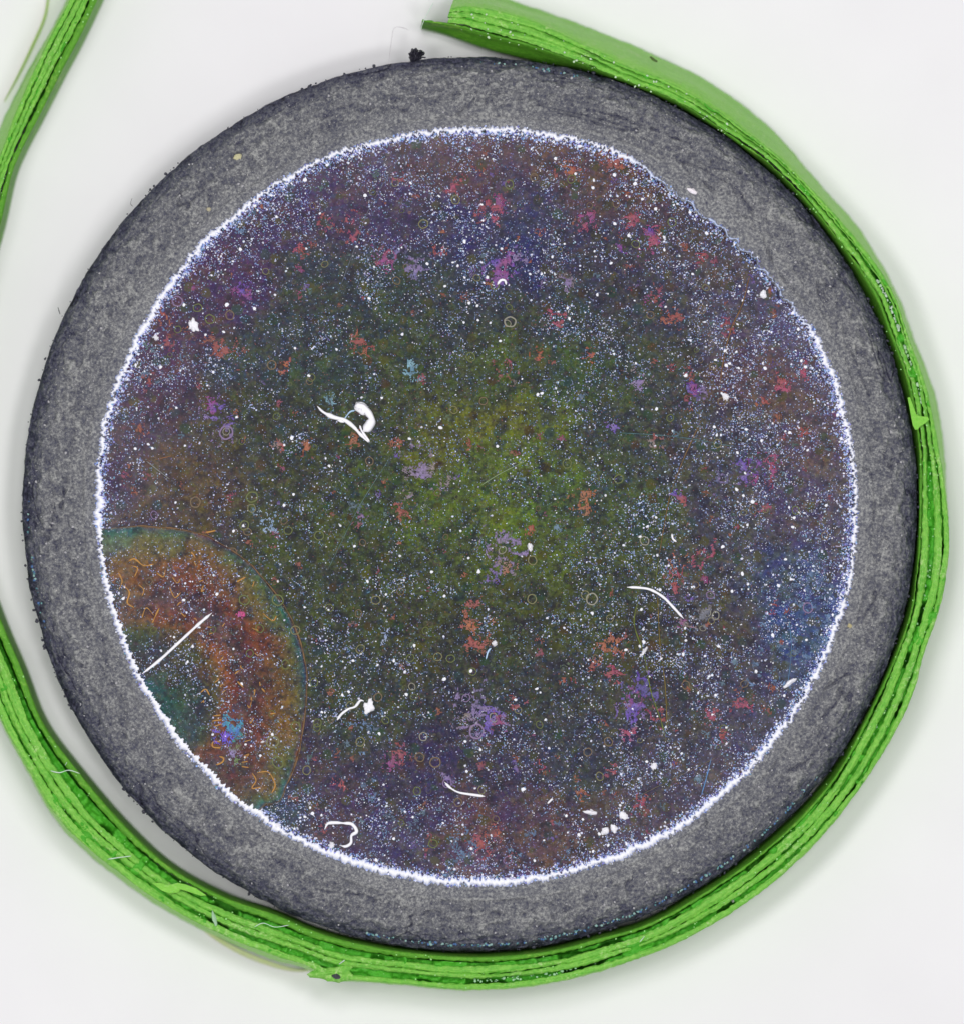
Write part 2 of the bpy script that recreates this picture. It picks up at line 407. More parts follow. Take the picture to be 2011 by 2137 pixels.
colg = np.clip(lum_ + (colg - lum_) * (.92 + .38 * outer), 0.004, 1) * (1 + .10 * (1 - outer) * np.array([[1.3, 0, .2]]))
colg = colg * (1 - .45 * outer) + colg * np.array([[1.16, .84, 1.18]]) * (.45 * outer) * 1.08
face = mesh('coated_face', np.stack([Xg, Yg, Zg], -1).reshape(-1, 3), gridfaces(NG, MG, True)[:, ::-1].copy(), M_GLASS, disc, col=np.clip(colg * .95, 0, 1))
ZF = .09        # top of the coated face

# film fragment in the lower left, with a curved free edge
arc = [dp(*p) for p in [(198, 1027), (240, 1023), (290, 1022), (345, 1027), (400, 1040), (450, 1067), (500, 1108), (545, 1165), (575, 1222), (593, 1285), (597, 1340), (592, 1400), (578, 1470), (560, 1520), (543, 1556), (515, 1562)]]
A_, _ = catmull(arc, 260)
a0 = math.atan2(A_[0, 1] - GY, A_[0, 0] - GX) % (2 * math.pi); a1 = math.atan2(A_[-1, 1] - GY, A_[-1, 0] - GX) % (2 * math.pi)
ths = np.linspace(a0, a1, 260)
E_ = np.stack([GX + (glass_edge(ths) - .05) * np.cos(ths), GY + (glass_edge(ths) - .05) * np.sin(ths)], -1)
A_ = A_ + .012 * np.stack([vnoise(np.arange(260) * .5, 0 * A_[:, 0]), vnoise(np.arange(260) * .5, 9 + 0 * A_[:, 0])], -1)
mm = 110
u = np.linspace(0, 1, mm)[None, :, None]
G_ = E_[:, None, :] * (1 - u) + A_[:, None, :] * u
CPF = [(300, 1192, (130, 60, 50)), (350, 1195, (120, 66, 64)), (392, 1222, (120, 70, 52)), (412, 1250, (136, 84, 40)), (420, 1275, (140, 88, 40)), (418, 1310, (128, 74, 40)), (408, 1345, (86, 60, 44)), (380, 1270, (80, 90, 44)), (470, 1380, (112, 50, 48)), (540, 1320, (120, 100, 46)), (555, 1240, (84, 104, 64)), (590, 1320, (40, 80, 120)), (587, 1250, (40, 90, 110)), (530, 1250, (132, 72, 40)), (250, 1130, (150, 108, 40)), (360, 1095, (150, 84, 40)), (230, 1045, (36, 130, 120)), (230, 1060, (40, 120, 120)), (270, 1060, (130, 110, 50)), (340, 1060, (90, 100, 56)), (400, 1070, (140, 74, 46)), (450, 1080, (84, 100, 80)),
 (240, 1100, (130, 100, 40)), (290, 1110, (140, 100, 40)), (215, 1140, (40, 110, 110)), (360, 1120, (118, 62, 50)), (440, 1110, (124, 72, 50)), (510, 1140, (100, 106, 66)), (490, 1180, (110, 100, 62)),
 (300, 1160, (80, 56, 60)), (380, 1170, (70, 48, 60)), (450, 1190, (118, 60, 58)), (545, 1200, (50, 108, 84)), (230, 1200, (40, 90, 86)), (330, 1210, (112, 66, 58)), (400, 1220, (98, 78, 84)), (280, 1210, (50, 92, 56)),
 (500, 1240, (126, 60, 44)), (470, 1260, (100, 50, 60)), (570, 1240, (46, 66, 100)), (560, 1290, (104, 104, 52)), (360, 1250, (92, 84, 40)), (420, 1290, (106, 78, 38)), (300, 1270, (60, 50, 70)), (350, 1310, (66, 60, 48)),
 (440, 1330, (96, 44, 52)), (500, 1330, (92, 72, 56)), (580, 1340, (110, 90, 50)), (300, 1340, (34, 94, 90)), (360, 1360, (46, 80, 66)), (400, 1380, (44, 56, 72)), (540, 1380, (126, 92, 42)), (500, 1400, (110, 66, 46)),
 (575, 1430, (150, 84, 40)), (520, 1450, (96, 96, 56)), (490, 1440, (112, 54, 44)), (400, 1450, (70, 60, 70)), (440, 1490, (70, 40, 60)), (480, 1480, (84, 44, 58)), (540, 1500, (90, 92, 56)), (520, 1530, (140, 96, 40)), (545, 1530, (56, 106, 90)),
 (480, 1540, (48, 48, 70)), (360, 1420, (46, 92, 90)), (420, 1500, (44, 100, 104)), (500, 1560, (40, 110, 110))]
gx_, gy_ = G_[..., 0].ravel(), G_[..., 1].ravel()
cf = idw(CPF, gx_ + .20 * fbm(gx_ * 3.0, gy_ * 3.0, 0, 4, 201), gy_ + .20 * fbm(gx_ * 2.0, gy_ * 2.0, 7, 4, 202), 5.0)
# interference bands running parallel to the free edge
bcx, bcy = dp(290, 1370)
ba = np.arctan2(gy_ - bcy, gx_ - bcx); br = np.hypot(gx_ - bcx, gy_ - bcy)
aa = np.arctan2(A_[:, 1] - bcy, A_[:, 0] - bcx); o_ = np.argsort(aa)
rho = br / np.interp(ba, aa[o_], np.hypot(A_[:, 0] - bcx, A_[:, 1] - bcy)[o_])
rho = rho + .035 * fbm(gx_ * 1.6, gy_ * 1.6, 2, 4, 210) * np.clip((1 - rho) * 8, 0, 1)
bst = [(.0, (44, 66, 66)), (.20, (70, 78, 48)), (.34, (56, 56, 66)), (.42, (92, 88, 42)), (.48, (150, 88, 46)), (.54, (128, 62, 48)), (.60, (104, 84, 88)), (.66, (92, 52, 58)), (.74, (122, 64, 48)), (.81, (122, 80, 48)), (.87, (116, 96, 52)), (.94, (108, 108, 56)), (.975, (56, 102, 84)), (.988, (52, 80, 108)), (1.0, (150, 96, 48))]
bc = np.stack([np.interp(rho, [b_[0] for b_ in bst], [lin(b_[1])[k_] for b_ in bst]) for k_ in range(3)], 1)
wb = .60 * np.clip((rho - .12) / .2, 0, 1)[:, None]
cf = cf * (1 - wb) + bc * 1.08 * wb
zf = ZF + .022 + .0015 * vnoise(gx_ * 3, gy_ * 3)
zf = zf.reshape(260, mm); zf[:, -1] = ZF - .01; zf[:, 0] = ZF - .01; zf[0, :] = ZF - .01; zf[-1, :] = ZF - .01
film = mesh('film_fragment', np.stack([gx_, gy_, zf.ravel()], -1), gridfaces(260, mm)[:, ::-1].copy(), M_FILM, disc, col=np.clip(np.clip(cf * .76, 0, 1), 0, 1))
film['label'] = 'thin rainbow coloured film with a curved free edge over the lower left of the face'

# ------------------------------------------------------------------ tiny things made by the thousand
def inside_glass(x, y, margin=0.0):
    d = np.hypot(x - GX, y - GY); a = np.arctan2(y - GY, x - GX)
    return d < glass_edge(a) - margin
def specks(name, x, y, r, z0, tint, mat, parent=None, flat=.7, sides=6):
    n = len(x)
    a = np.linspace(0, 2 * math.pi, sides, endpoint=False)[None, :] + RNG.random((n, 1)) * 6.28
    rr_ = r[:, None] * (1 + .55 * (RNG.random((n, sides)) - .5))
    st = 1 + .3 * (RNG.random((n, 1)) - .4); ph = RNG.random((n, 1)) * 3.14
    ax, ay = rr_ * np.cos(a) * st, rr_ * np.sin(a) / st
    bx, by = ax * np.cos(ph) - ay * np.sin(ph), ax * np.sin(ph) + ay * np.cos(ph)
    v_ = np.zeros((n, sides + 1, 3))
    v_[:, :sides, 0] = x[:, None] + bx; v_[:, :sides, 1] = y[:, None] + by; v_[:, :sides, 2] = (z0 + 0 * x)[:, None] - .004
    v_[:, sides, 0] = x; v_[:, sides, 1] = y; v_[:, sides, 2] = z0 + r * flat
    b = (np.arange(n) * (sides + 1))[:, None]
    i = np.arange(sides)[None, :]
    f_ = np.stack([b + i, b + (i + 1) % sides, b + sides + 0 * i], -1).reshape(-1, 3)
    return mesh(name, v_.reshape(-1, 3), f_, mat, parent, col=np.repeat(tint, sides + 1, axis=0))
PAL = np.array([lin(c) for c in [(246, 246, 255), (226, 229, 252), (184, 196, 244), (146, 176, 232), (118, 172, 200), (144, 140, 214), (112, 116, 170), (194, 188, 212), (88, 108, 172)]])
def pick(n, w):
    w = np.array(w, float); return PAL[RNG.choice(len(PAL), n, p=w / w.sum())] * (.75 + .3 * RNG.random((n, 1)))
NS = 120000
ang = RNG.random(NS) * 2 * math.pi; rad = R_GL * np.sqrt(RNG.random(NS))
sx, sy = GX + rad * np.cos(ang), GY + rad * np.sin(ang)
rn = rad / R_GL
cl = .42 + .55 * fbm(sx * 1.3, sy * 1.3, 0, 3, 300) + .40 * fbm(sx * 4.5, sy * 4.5, 0, 3, 310)
ang_d = np.degrees(ang)
quad = .5 + .5 * np.cos(np.radians(ang_d - 330))        # denser to the lower right
top = np.clip((sy - 1) / 6, 0, 1)
infilm = np.zeros(NS, bool)
fx, fy = dp(330, 1330); infilm = np.hypot(sx - fx, sy - fy) < 2.7
dens = (.22 + .62 * rn ** 2.2) * (.12 + 1.75 * np.clip(cl, 0, 1.15) ** 2.1) * (.75 + .45 * quad + .25 * top)
dens = dens + .5 * np.clip((rn - .965) / .03, 0, 1)
dens[infilm] *= .8
keep = (RNG.random(NS) < dens) & inside_glass(sx, sy, .03)
sx, sy, rn, cl = sx[keep], sy[keep], rn[keep], cl[keep]
n = len(sx)
r_ = .0065 + .0055 * RNG.random(n) + .0024 * RNG.pareto(2.2, n)
r_ = np.where(r_ > .03, .03 + (r_ - .03) * .35, r_); r_ = np.clip(r_, .006, .042)
big = np.clip((r_ - .012) / .02, 0, 1)[:, None]
tn = pick(n, (1.6, 2.2, 2.4, 2.6, 2.0, 1.7, 2.8, 1.4, 2.8)) * (1 - big) + PAL[0] * big
arc_ang = np.arctan2(A_[:, 1] - fy, A_[:, 0] - fx)       # height of the surface under each speck
def film_under(x, y):
    a_ = np.arctan2(y - fy, x - fx); o_ = np.argsort(arc_ang)
    lim = np.interp(a_, arc_ang[o_], np.hypot(A_[:, 0] - fx, A_[:, 1] - fy)[o_], left=-1, right=9)
    d_ = np.hypot(x - fx, y - fy)
    return (d_ < lim) & (d_ < 3.0)
dust = specks('dust', sx, sy, r_, np.where(film_under(sx, sy), ZF + .026, ZF + .003), tn, M_DUST)
tag(dust, 'fine white and pale blue crystal specks scattered over the dark coated face', 'dust', kind='stuff')

# ground edge round the coated face, light scatter painted as white and blue
NE = 5200
te = np.linspace(0, 2 * math.pi, NE, endpoint=False)
ce, se = np.cos(te), np.sin(te)
reo = glass_edge(te)
deg = np.degrees(te) % 360
chip = np.clip((deg - 26) / 8, 0, 1) * np.clip((68 - deg) / 8, 0, 1)
wid = (.080 + .035 * fbm(ce * 6, se * 6, 0, 3, 401) + .035 * np.cos(np.radians(deg - 235))) * (1 - .8 * chip)
wid = np.maximum(wid, .012)
jo = .045 * vnoise(ce * 150, se * 150, 0, 11) + .03 * vnoise(ce * 330, se * 330, 0, 12)
ji = .055 * vnoise(ce * 170, se * 170, 0, 13) + .035 * vnoise(ce * 350, se * 350, 0, 14)
ro, ri = reo + .04 * (1 - .5 * chip) + jo * (1 - .6 * chip), reo - wid + ji * (1 - .6 * chip)
prof_ = [(ro, .045), (ro * .75 + ri * .25, .115), (ro * .5 + ri * .5, .135), (ro * .25 + ri * .75, .12), (ri, .07)]
Ve = np.stack([np.stack([GX + a * ce, GY + a * se, b + .012 * vnoise(ce * 200, se * 200, b * 40, 15)], -1) for a, b in prof_], 1)
ctint = np.array(PAL[0])[None] * (1 - .55 * chip[:, None]) + np.array(PAL[3])[None] * (.55 * chip[:, None])
ctint = np.repeat(ctint, 5, axis=0).reshape(NE, 5, 3).copy()
ctint[:, 0] = PAL[2] * 1.0; ctint[:, 4] = PAL[2]  # blue border columns paint the violet halo of the edge
edge = mesh('chipped_edge', Ve.reshape(-1, 3), gridfaces(NE, 5, True), M_DUST, disc, col=ctint.reshape(-1, 3))
edge['label'] = 'ground edge round the coated face with its light scatter painted white and blue, ragged in the upper right'
NC_ = 10500
tc = RNG.random(NC_) * 2 * math.pi
side_in = RNG.random(NC_) < .8
off = np.where(side_in, -.05 - np.abs(RNG.normal(0, .085, NC_)), .02 + np.abs(RNG.normal(0, .022, NC_)))
dc = np.degrees(tc)
keep = RNG.random(NC_) < np.where((dc > 28) & (dc < 66), .45, 1.0)
tc, off = tc[keep], off[keep]
rc = glass_edge(tc) + off
rad_ = np.clip(.008 + .018 * RNG.random(len(tc)) ** 2, 0, .03)
chips = specks('halo_chips', GX + rc * np.cos(tc), GY + rc * np.sin(tc), rad_, np.where(off > 0, .052, ZF), pick(len(tc), (3, 3, 4, 3, .8, 3, 1.5, .2, 3)), M_DUST, disc)  # blue tints on the chips paint the halo beside the bright edge
chips['kind'] = 'stuff'

# residue blotches on the face: frayed crusts
def blotch(cx, cy, r, c1, c2, seed, stretch=1.0, rot=0.0, thr=.0, cell=.021, z=None, name='residue_crust', parent=disc, branch=.9):
    n_ = int(2 * r * 1.6 / cell); g_ = (np.arange(n_ + 1) - n_ / 2) * cell
    gx0, gy0 = np.meshgrid(g_, g_, indexing='ij')
    c_, s_ = math.cos(rot), math.sin(rot)
    lx = (gx0 * c_ + gy0 * s_) / stretch; ly = (-gx0 * s_ + gy0 * c_) * stretch
    d = np.hypot(lx, ly) / r
    nz = fbm(gx0 / r * 1.3 + seed * 3.7, gy0 / r * 1.3, seed * 1.9, 3, seed % 50)
    rdg = 1 - np.abs(fbm(gx0 / r * 1.1 + seed, gy0 / r * 1.1 + 5, seed * .7, 2, 9)) * 2.6
    fine = .42 * vnoise(gx0 * 13, gy0 * 13, seed) + .55 * (RNG.random(gx0.shape) - .5)
    f_ = .50 - d * .58 + nz * .30 + branch * .62 * (np.clip(rdg, -.6, 1) - .2) + fine - thr
    ok = (f_[:-1, :-1] > .22) & (RNG.random((n_, n_)) > .12)
    jx = .35 * cell * (RNG.random(gx0.shape) - .5); jy = .35 * cell * (RNG.random(gx0.shape) - .5)
    zz = (ZF if z is None else z) + .006 + .012 * np.clip(f_, 0, 1) + .004 * RNG.random(gx0.shape)
    vv = np.stack([gx0 + jx, gy0 + jy, zz], -1).reshape(-1, 3)
    fc = gridfaces(n_ + 1, n_ + 1)[:, ::-1].reshape(n_, n_, 4)[ok]
    if len(fc) < 4: return None
    used, inv = np.unique(fc.ravel(), return_inverse=True)
    lum = (.50 + .62 * RNG.random(len(used)))[:, None]
    mixf = np.clip(.5 + .9 * fbm(gx0 / r, gy0 / r, seed + 3.3, 2, 17) + .25 * (RNG.random(gx0.shape) - .5), 0, 1).reshape(-1, 1)[used]
    tint = (np.array(lin(c1))[None] * (1 - mixf) + np.array(lin(c2))[None] * mixf) * lum
    vv = vv[used] + np.array([cx, cy, 0])
    return mesh(name, vv, inv.reshape(-1, 4), M_TINT, parent, col=tint, smooth=False)
RED, PINK, MAG = (164, 64, 62), (172, 58, 102), (150, 54, 138)
ORG, VIO, LIL, GRY = (176, 94, 48), (104, 66, 190), (142, 118, 176), (140, 124, 122)
BL = [(1243, 1312, 12, VIO, LIL), (1232, 1360, 15, VIO, MAG), (1215, 1375, 10, VIO, LIL), (1460, 915, 12, MAG, VIO), (1502, 908, 8, PINK, MAG), (968, 535, 12, MAG, VIO), (1000, 500, 12, VIO, LIL), (965, 395, 10, PINK, MAG), (412, 790, 10, VIO, MAG), (1262, 455, 9, MAG, VIO), (1345, 750, 9, VIO, MAG), (480, 575, 9, MAG, VIO), (745, 505, 9, MAG, PINK), (880, 365, 12, RED, PINK), (960, 405, 20, PINK, RED), (640, 435, 12, PINK, RED), (685, 442, 17, PINK, RED), (755, 497, 17, MAG, RED), (850, 487, 10, RED, MAG),
 (780, 350, 9, PINK, RED), (585, 485, 11, RED, PINK), (500, 402, 9, RED, ORG), (472, 565, 13, VIO, MAG), (425, 682, 20, RED, (150, 70, 54)), (275, 835, 9, RED, ORG),
 (415, 800, 19, VIO, LIL), (440, 838, 16, LIL, VIO), (555, 710, 11, ORG, RED), (700, 665, 14, ORG, RED), (980, 522, 22, VIO, MAG), (800, 512, 18, (90, 96, 160), LIL),
 (1145, 427, 14, PINK, MAG), (1222, 430, 11, PINK, RED), (1265, 472, 17, MAG, PINK), (1100, 330, 14, RED, ORG), (1190, 318, 16, ORG, RED), (1270, 580, 12, RED, MAG),
 (1305, 620, 12, RED, ORG), (1075, 618, 12, RED, PINK), (1102, 548, 12, GRY, LIL), (1345, 768, 16, VIO, LIL), (1240, 735, 14, LIL, GRY), (1410, 635, 10, RED, PINK),
 (1510, 745, 12, RED, PINK), (1482, 915, 18, MAG, PINK), (1440, 910, 15, VIO, LIL), (1275, 862, 13, RED, GRY), (1315, 968, 9, RED, VIO), (1130, 980, 15, ORG, (150, 100, 60)),
 (985, 730, 11, GRY, RED), (820, 915, 28, GRY, LIL), (785, 1000, 12, ORG, RED), (770, 860, 9, ORG, RED), (688, 855, 11, ORG, (150, 80, 40)), (975, 1068, 24, GRY, LIL),
 (952, 1120, 11, VIO, LIL), (982, 1100, 12, ORG, GRY), (920, 1188, 15, RED, (160, 80, 66)), (912, 1212, 14, RED, ORG), (920, 1248, 15, RED, ORG), (1312, 1092, 13, ORG, RED),
 (1372, 1072, 17, RED, PINK), (1308, 1128, 14, RED, PINK), (1185, 1255, 17, ORG, RED), (1195, 1300, 14, RED, PINK), (1240, 1335, 18, VIO, (80, 70, 150)), (1225, 1385, 17, VIO, LIL),
 (1268, 1388, 14, PINK, RED), (1215, 1422, 11, LIL, PINK), (925, 1362, 22, LIL, (110, 100, 150)), (945, 1400, 22, LIL, VIO), (965, 1398, 12, PINK, MAG), (903, 1405, 14, LIL, GRY),
 (868, 1518, 10, VIO, LIL), (1377, 1387, 13, PINK, RED), (1437, 1366, 13, PINK, RED), (1368, 1195, 16, GRY, (110, 112, 130)), (1330, 1212, 10, GRY, MAG), (1480, 987, 9, RED, PINK),
 (930, 1640, 15, PINK, RED), (962, 1618, 11, RED, ORG), (660, 1520, 10, PINK, RED), (770, 1470, 14, MAG, RED), (630, 1610, 8, PINK, RED), (318, 618, 11, RED, ORG), (325, 668, 8, RED, PINK),
 (1188, 830, 8, VIO, LIL), (1045, 690, 10, ORG, RED), (1400, 930, 12, (90, 100, 150), LIL), (1365, 500, 8, RED, PINK), (930, 330, 9, RED, ORG), (1050, 1490, 8, PINK, RED), (1145, 690, 8, RED, ORG),
 (1190, 1500, 9, PINK, RED), (1400, 1430, 9, RED, PINK), (1240, 1560, 11, PINK, RED), (1130, 1540, 9, RED, ORG), (1480, 780, 8, RED, ORG), (1560, 840, 8, RED, PINK), (1555, 730, 8, RED, PINK),
 (290, 740, 8, PINK, RED), (595, 870, 10, RED, ORG), (540, 865, 8, RED, GRY), (1030, 1030, 7, ORG, RED), (700, 1010, 8, LIL, RED), (1050, 450, 7, RED, ORG), (1200, 480, 8, VIO, MAG),
 (1100, 1320, 9, ORG, RED), (470, 1105, 6, PINK, MAG), (1150, 1290, 8, RED, ORG), (1500, 1180, 8, PINK, RED), (640, 780, 9, (120, 168, 190), (90, 130, 150)), (800, 720, 13, (130, 180, 200), (90, 140, 170)),
 (520, 1015, 13, (190, 210, 235), (140, 170, 210)), (755, 1235, 10, (190, 205, 240), (150, 170, 215)), (690, 985, 12, (84, 110, 130), (70, 96, 110))]
for i, (x, y, r, c1, c2) in enumerate(BL):
    X0, Y0 = dp(x, y)
    k1, k2 = tuple(v * .93 for v in c1), tuple(v * .93 for v in c2)
    blotch(X0, Y0, r / 100 * 1.4, k1, k2, i + 3, stretch=RNG.uniform(.8, 1.3), rot=RNG.uniform(0, 3.1))
# crusts too small to pick apart, joined
def merge_blots(name, specs, kind=True):
    objs = []
    for (x, y, r, c1, c2, sd) in specs:
        o = blotch(x, y, r, c1, c2, sd, cell=.022)
        if o: objs.append(o)
    vs, fs, cs, b = [], [], [], 0
    for o in objs:
        me = o.data; n_ = len(me.vertices)
        co = np.empty(n_ * 3, np.float32); me.vertices.foreach_get('co', co)
        cc = np.empty(n_ * 4, np.float32); me.color_attributes['tint'].data.foreach_get('color', cc)
        li = np.empty(len(me.loops), np.int32); me.loops.foreach_get('vertex_index', li)
        vs.append(co.reshape(-1, 3) / S); cs.append(cc.reshape(-1, 4)[:, :3]); fs.append(li.reshape(-1, 4) + b); b += n_
        bpy.data.objects.remove(o); bpy.data.meshes.remove(me)
    m_ = mesh(name, np.vstack(vs), np.vstack(fs), M_TINT, disc, col=np.vstack(cs), smooth=False)
    m_['kind'] = 'stuff'
sp_ = []
cols = [(RED, PINK), (RED, ORG), (ORG, RED), (VIO, LIL), ((92, 120, 150), (120, 160, 190)), ((70, 100, 96), (90, 130, 130)), (GRY, RED), (PINK, MAG)]
for k in range(420):
    a, q_ = RNG.random() * 6.283, math.sqrt(RNG.random()) * 7.7
    c1, c2 = cols[RNG.choice(8, p=[.2, .2, .12, .1, .15, .1, .05, .08])]
    if q_ < 4 and RNG.random() < .45: c1, c2 = (62, 96, 66), (86, 110, 60)
    d_ = .72 + .15 * RNG.random()
    sp_.append((GX + q_ * math.cos(a), GY + q_ * math.sin(a), RNG.uniform(.035, .085), tuple(v * d_ for v in c1), tuple(v * d_ for v in c2), 200 + k))
merge_blots('fine_residue', sp_)
# blue haze of scuffing at lower right, and pale streaks at the bottom
sp_ = []
for (x0, y0, n_, sx_, sy_) in ((1595, 1190, 40, .22, .65), (1560, 1235, 20, .25, .5), (1540, 1130, 14, .3, .2), (1500, 1300, 16, .3, .5), (885, 1665, 26, .3, .3), (1035, 1640, 10, .4, .3), (780, 1600, 14, .5, .4), (730, 1450, 16, .25, .5), (300, 700, 8, .3, .6), (470, 440, 8, .4, .2)):
    X0, Y0 = dp(x0, y0)
    for k in range(n_):
        xx, yy = X0 + RNG.normal(0, sx_), Y0 + RNG.normal(0, sy_)
        if not inside_glass(np.array([xx]), np.array([yy]), .1)[0]: continue
        d_ = RNG.uniform(.65, 1.0)
        sp_.append((xx, yy, RNG.uniform(.035, .085), tuple(v * d_ for v in (112, 150, 196)), tuple(v * d_ for v in (86, 118, 168)), 700 + len(sp_)))
merge_blots('pale_scuffing', sp_)
# vivid spot in the film fragment
for (x, y, r, c1, c2) in ((448, 1405, 16, (60, 120, 220), (40, 150, 180)), (436, 1428, 15, (84, 96, 226), (120, 70, 210)), (460, 1425, 13, (24, 140, 120), (40, 110, 190)), (452, 1462, 12, (150, 130, 190), (110, 120, 60)), (462, 1478, 9, (100, 130, 60), (150, 140, 190)), (465, 1193, 7, (210, 60, 130), (180, 70, 150))):
    X0, Y0 = dp(x, y); blotch(X0, Y0, r / 100 * 1.15, c1, c2, int(x * 7 + y) % 900, name='bright_residue', parent=film, z=ZF + .03, branch=.5, thr=-.1)

# tubes
def tube(name, pts, r, col, mat=None, parent=None, sides=6, n=None, taper=True, flat=.5, jitter=.0, seed=0):
    pts = np.array([(p[0], p[1], p[2] if len(p) > 2 else ZF + r * .8) for p in pts], float)
    L_ = np.hypot(*np.diff(pts[:, :2], axis=0).T).sum()
    n = n or max(8, min(120, int(L_ / .03)))
    Q, s = catmull(pts, n)
    T_ = np.gradient(Q, axis=0); T_ /= np.linalg.norm(T_, axis=1, keepdims=True) + 1e-9
    N_ = np.stack([-T_[:, 1], T_[:, 0], 0 * T_[:, 0]], -1); N_ /= np.linalg.norm(N_, axis=1, keepdims=True) + 1e-9
    u_ = np.linspace(0, 1, n)
    rr_ = r * (np.clip(np.minimum(u_, 1 - u_) * 14, .25, 1) if taper else 1) * (1 + jitter * vnoise(u_ * L_ * 9, 0 * u_, seed))
    a = np.linspace(0, 2 * math.pi, sides, endpoint=False)
    V_ = Q[:, None] + N_[:, None] * (np.cos(a)[None, :, None] * rr_[:, None, None]) + np.array([0, 0, 1.0]) * (np.sin(a)[None, :, None] * rr_[:, None, None] * flat)
    V_ = V_.reshape(-1, 3)
    i = np.arange(n - 1)[:, None]; j = np.arange(sides)[None, :]
    f_ = np.stack([i * sides + j, i * sides + (j + 1) % sides, (i + 1) * sides + (j + 1) % sides, (i + 1) * sides + j], -1).reshape(-1, 4)[:, ::-1].tolist()
    f_ += [list(range(sides)), list(range((n - 1) * sides, n * sides))[::-1]]
    return mesh(name, V_, f_, mat or M_FIBRE, parent, col=np.tile(np.array(lin(col)), (len(V_), 1)))
D = lambda *a: [dp(x, y) for x, y in a]
# drop rings dried on the face: same meshes reused
def ring_mesh(col, r, w):
    a = np.linspace(0, 2 * math.pi, 26, endpoint=False)
    rr_ = r * (1 + .06 * np.sin(a * 2 + 1) + .03 * np.cos(5 * a))
    prof2 = [(-w, 0), (0, w * .8), (w, 0)]
    V_ = np.stack([np.stack([(rr_ + p) * np.cos(a), (rr_ + p) * np.sin(a), 0 * a + z] , -1) for p, z in prof2], 1)
    o = mesh('drop_ring', V_.reshape(-1, 3), gridfaces(26, 3, True), M_TINT, None, col=np.array(lin(col))[None].repeat(78, 0))
    me = o.data; bpy.data.objects.remove(o); return me
RM = [ring_mesh(c, 1.0, .13) for c in ((126, 122, 84), (150, 146, 132), (134, 112, 152), (104, 112, 60), (120, 100, 76))]
RINGS = [(990, 625, 11, 1), (985, 628, 7, 1), (1032, 1163, 9, 0), (1148, 1163, 11, 1), (1033, 1088, 9, 0), (975, 1068, 8, 1), (440, 840, 13, 2), (440, 838, 7, 1), (822, 1430, 8, 1), (958, 1393, 9, 1), (905, 1355, 8, 2), (925, 1420, 14, 2),
 (1567, 1180, 10, 2), (1388, 1195, 8, 1), (1363, 1220, 6, 1), (1372, 1190, 7, 1), (1380, 1205, 6, 0), (1378, 1155, 8, 2), (985, 1670, 8, 2), (868, 1520, 9, 2), (800, 1333, 7, 1), (316, 1048, 15, 3), (316, 1048, 9, 3), (348, 1044, 10, 3), (300, 1050, 5, 4),
 (475, 1165, 10, 3), (345, 585, 10, 2), (447, 612, 9, 4), (822, 435, 9, 0), (1195, 395, 8, 4), (505, 1220, 8, 3), (540, 1190, 6, 3), (555, 1290, 9, 3), (540, 1165, 11, 3), (530, 1440, 12, 0), (575, 1410, 9, 3), (528, 1385, 6, 3),
 (540, 1480, 12, 3), (610, 1325, 8, 3), (700, 1440, 9, 0), (680, 1370, 8, 0), (850, 1275, 8, 0), (1330, 1330, 8, 4), (700, 1260, 9, 0), (640, 1180, 8, 3), (730, 1165, 9, 0), (1180, 1440, 9, 4), (1140, 1460, 8, 4), (845, 1480, 10, 4), (815, 1470, 9, 4),
 (490, 965, 11, 3), (475, 1020, 9, 3), (380, 975, 10, 4), (300, 1000, 8, 2), (1400, 780, 8, 4), (770, 545, 8, 4), (1460, 990, 8, 4), (1100, 900, 9, 3), (1200, 930, 9, 3), (1250, 1050, 9, 1), (620, 1040, 9, 3), (560, 1030, 8, 3)]
for k in range(110):
    a_, q_ = RNG.random() * 6.283, math.sqrt(RNG.random()) * 690
    RINGS.append((925 + q_ * math.cos(a_), 983 + min(q_, 660) * math.sin(a_), RNG.uniform(4.5, 9), int(RNG.choice([0, 3, 4, 4, 3]))))
for (x, y, r, k) in RINGS:
    X0, Y0 = dp(x, y)
    on_film = math.hypot(X0 - dp(330, 1330)[0], Y0 - dp(330, 1330)[1]) < 2.9 and x < 600 and y > 1030
    o = bpy.data.objects.new('drop_ring', RM[k]); C.objects.link(o); o.parent = disc
    s_ = r / 100 * 1.0
    o.location = (X0 * S, Y0 * S, (ZF + (.03 if on_film else .006)) * S); o.scale = (s_, s_ * RNG.uniform(.88, 1.1), .1)
    o.rotation_euler = (0, 0, RNG.random() * 6.28)
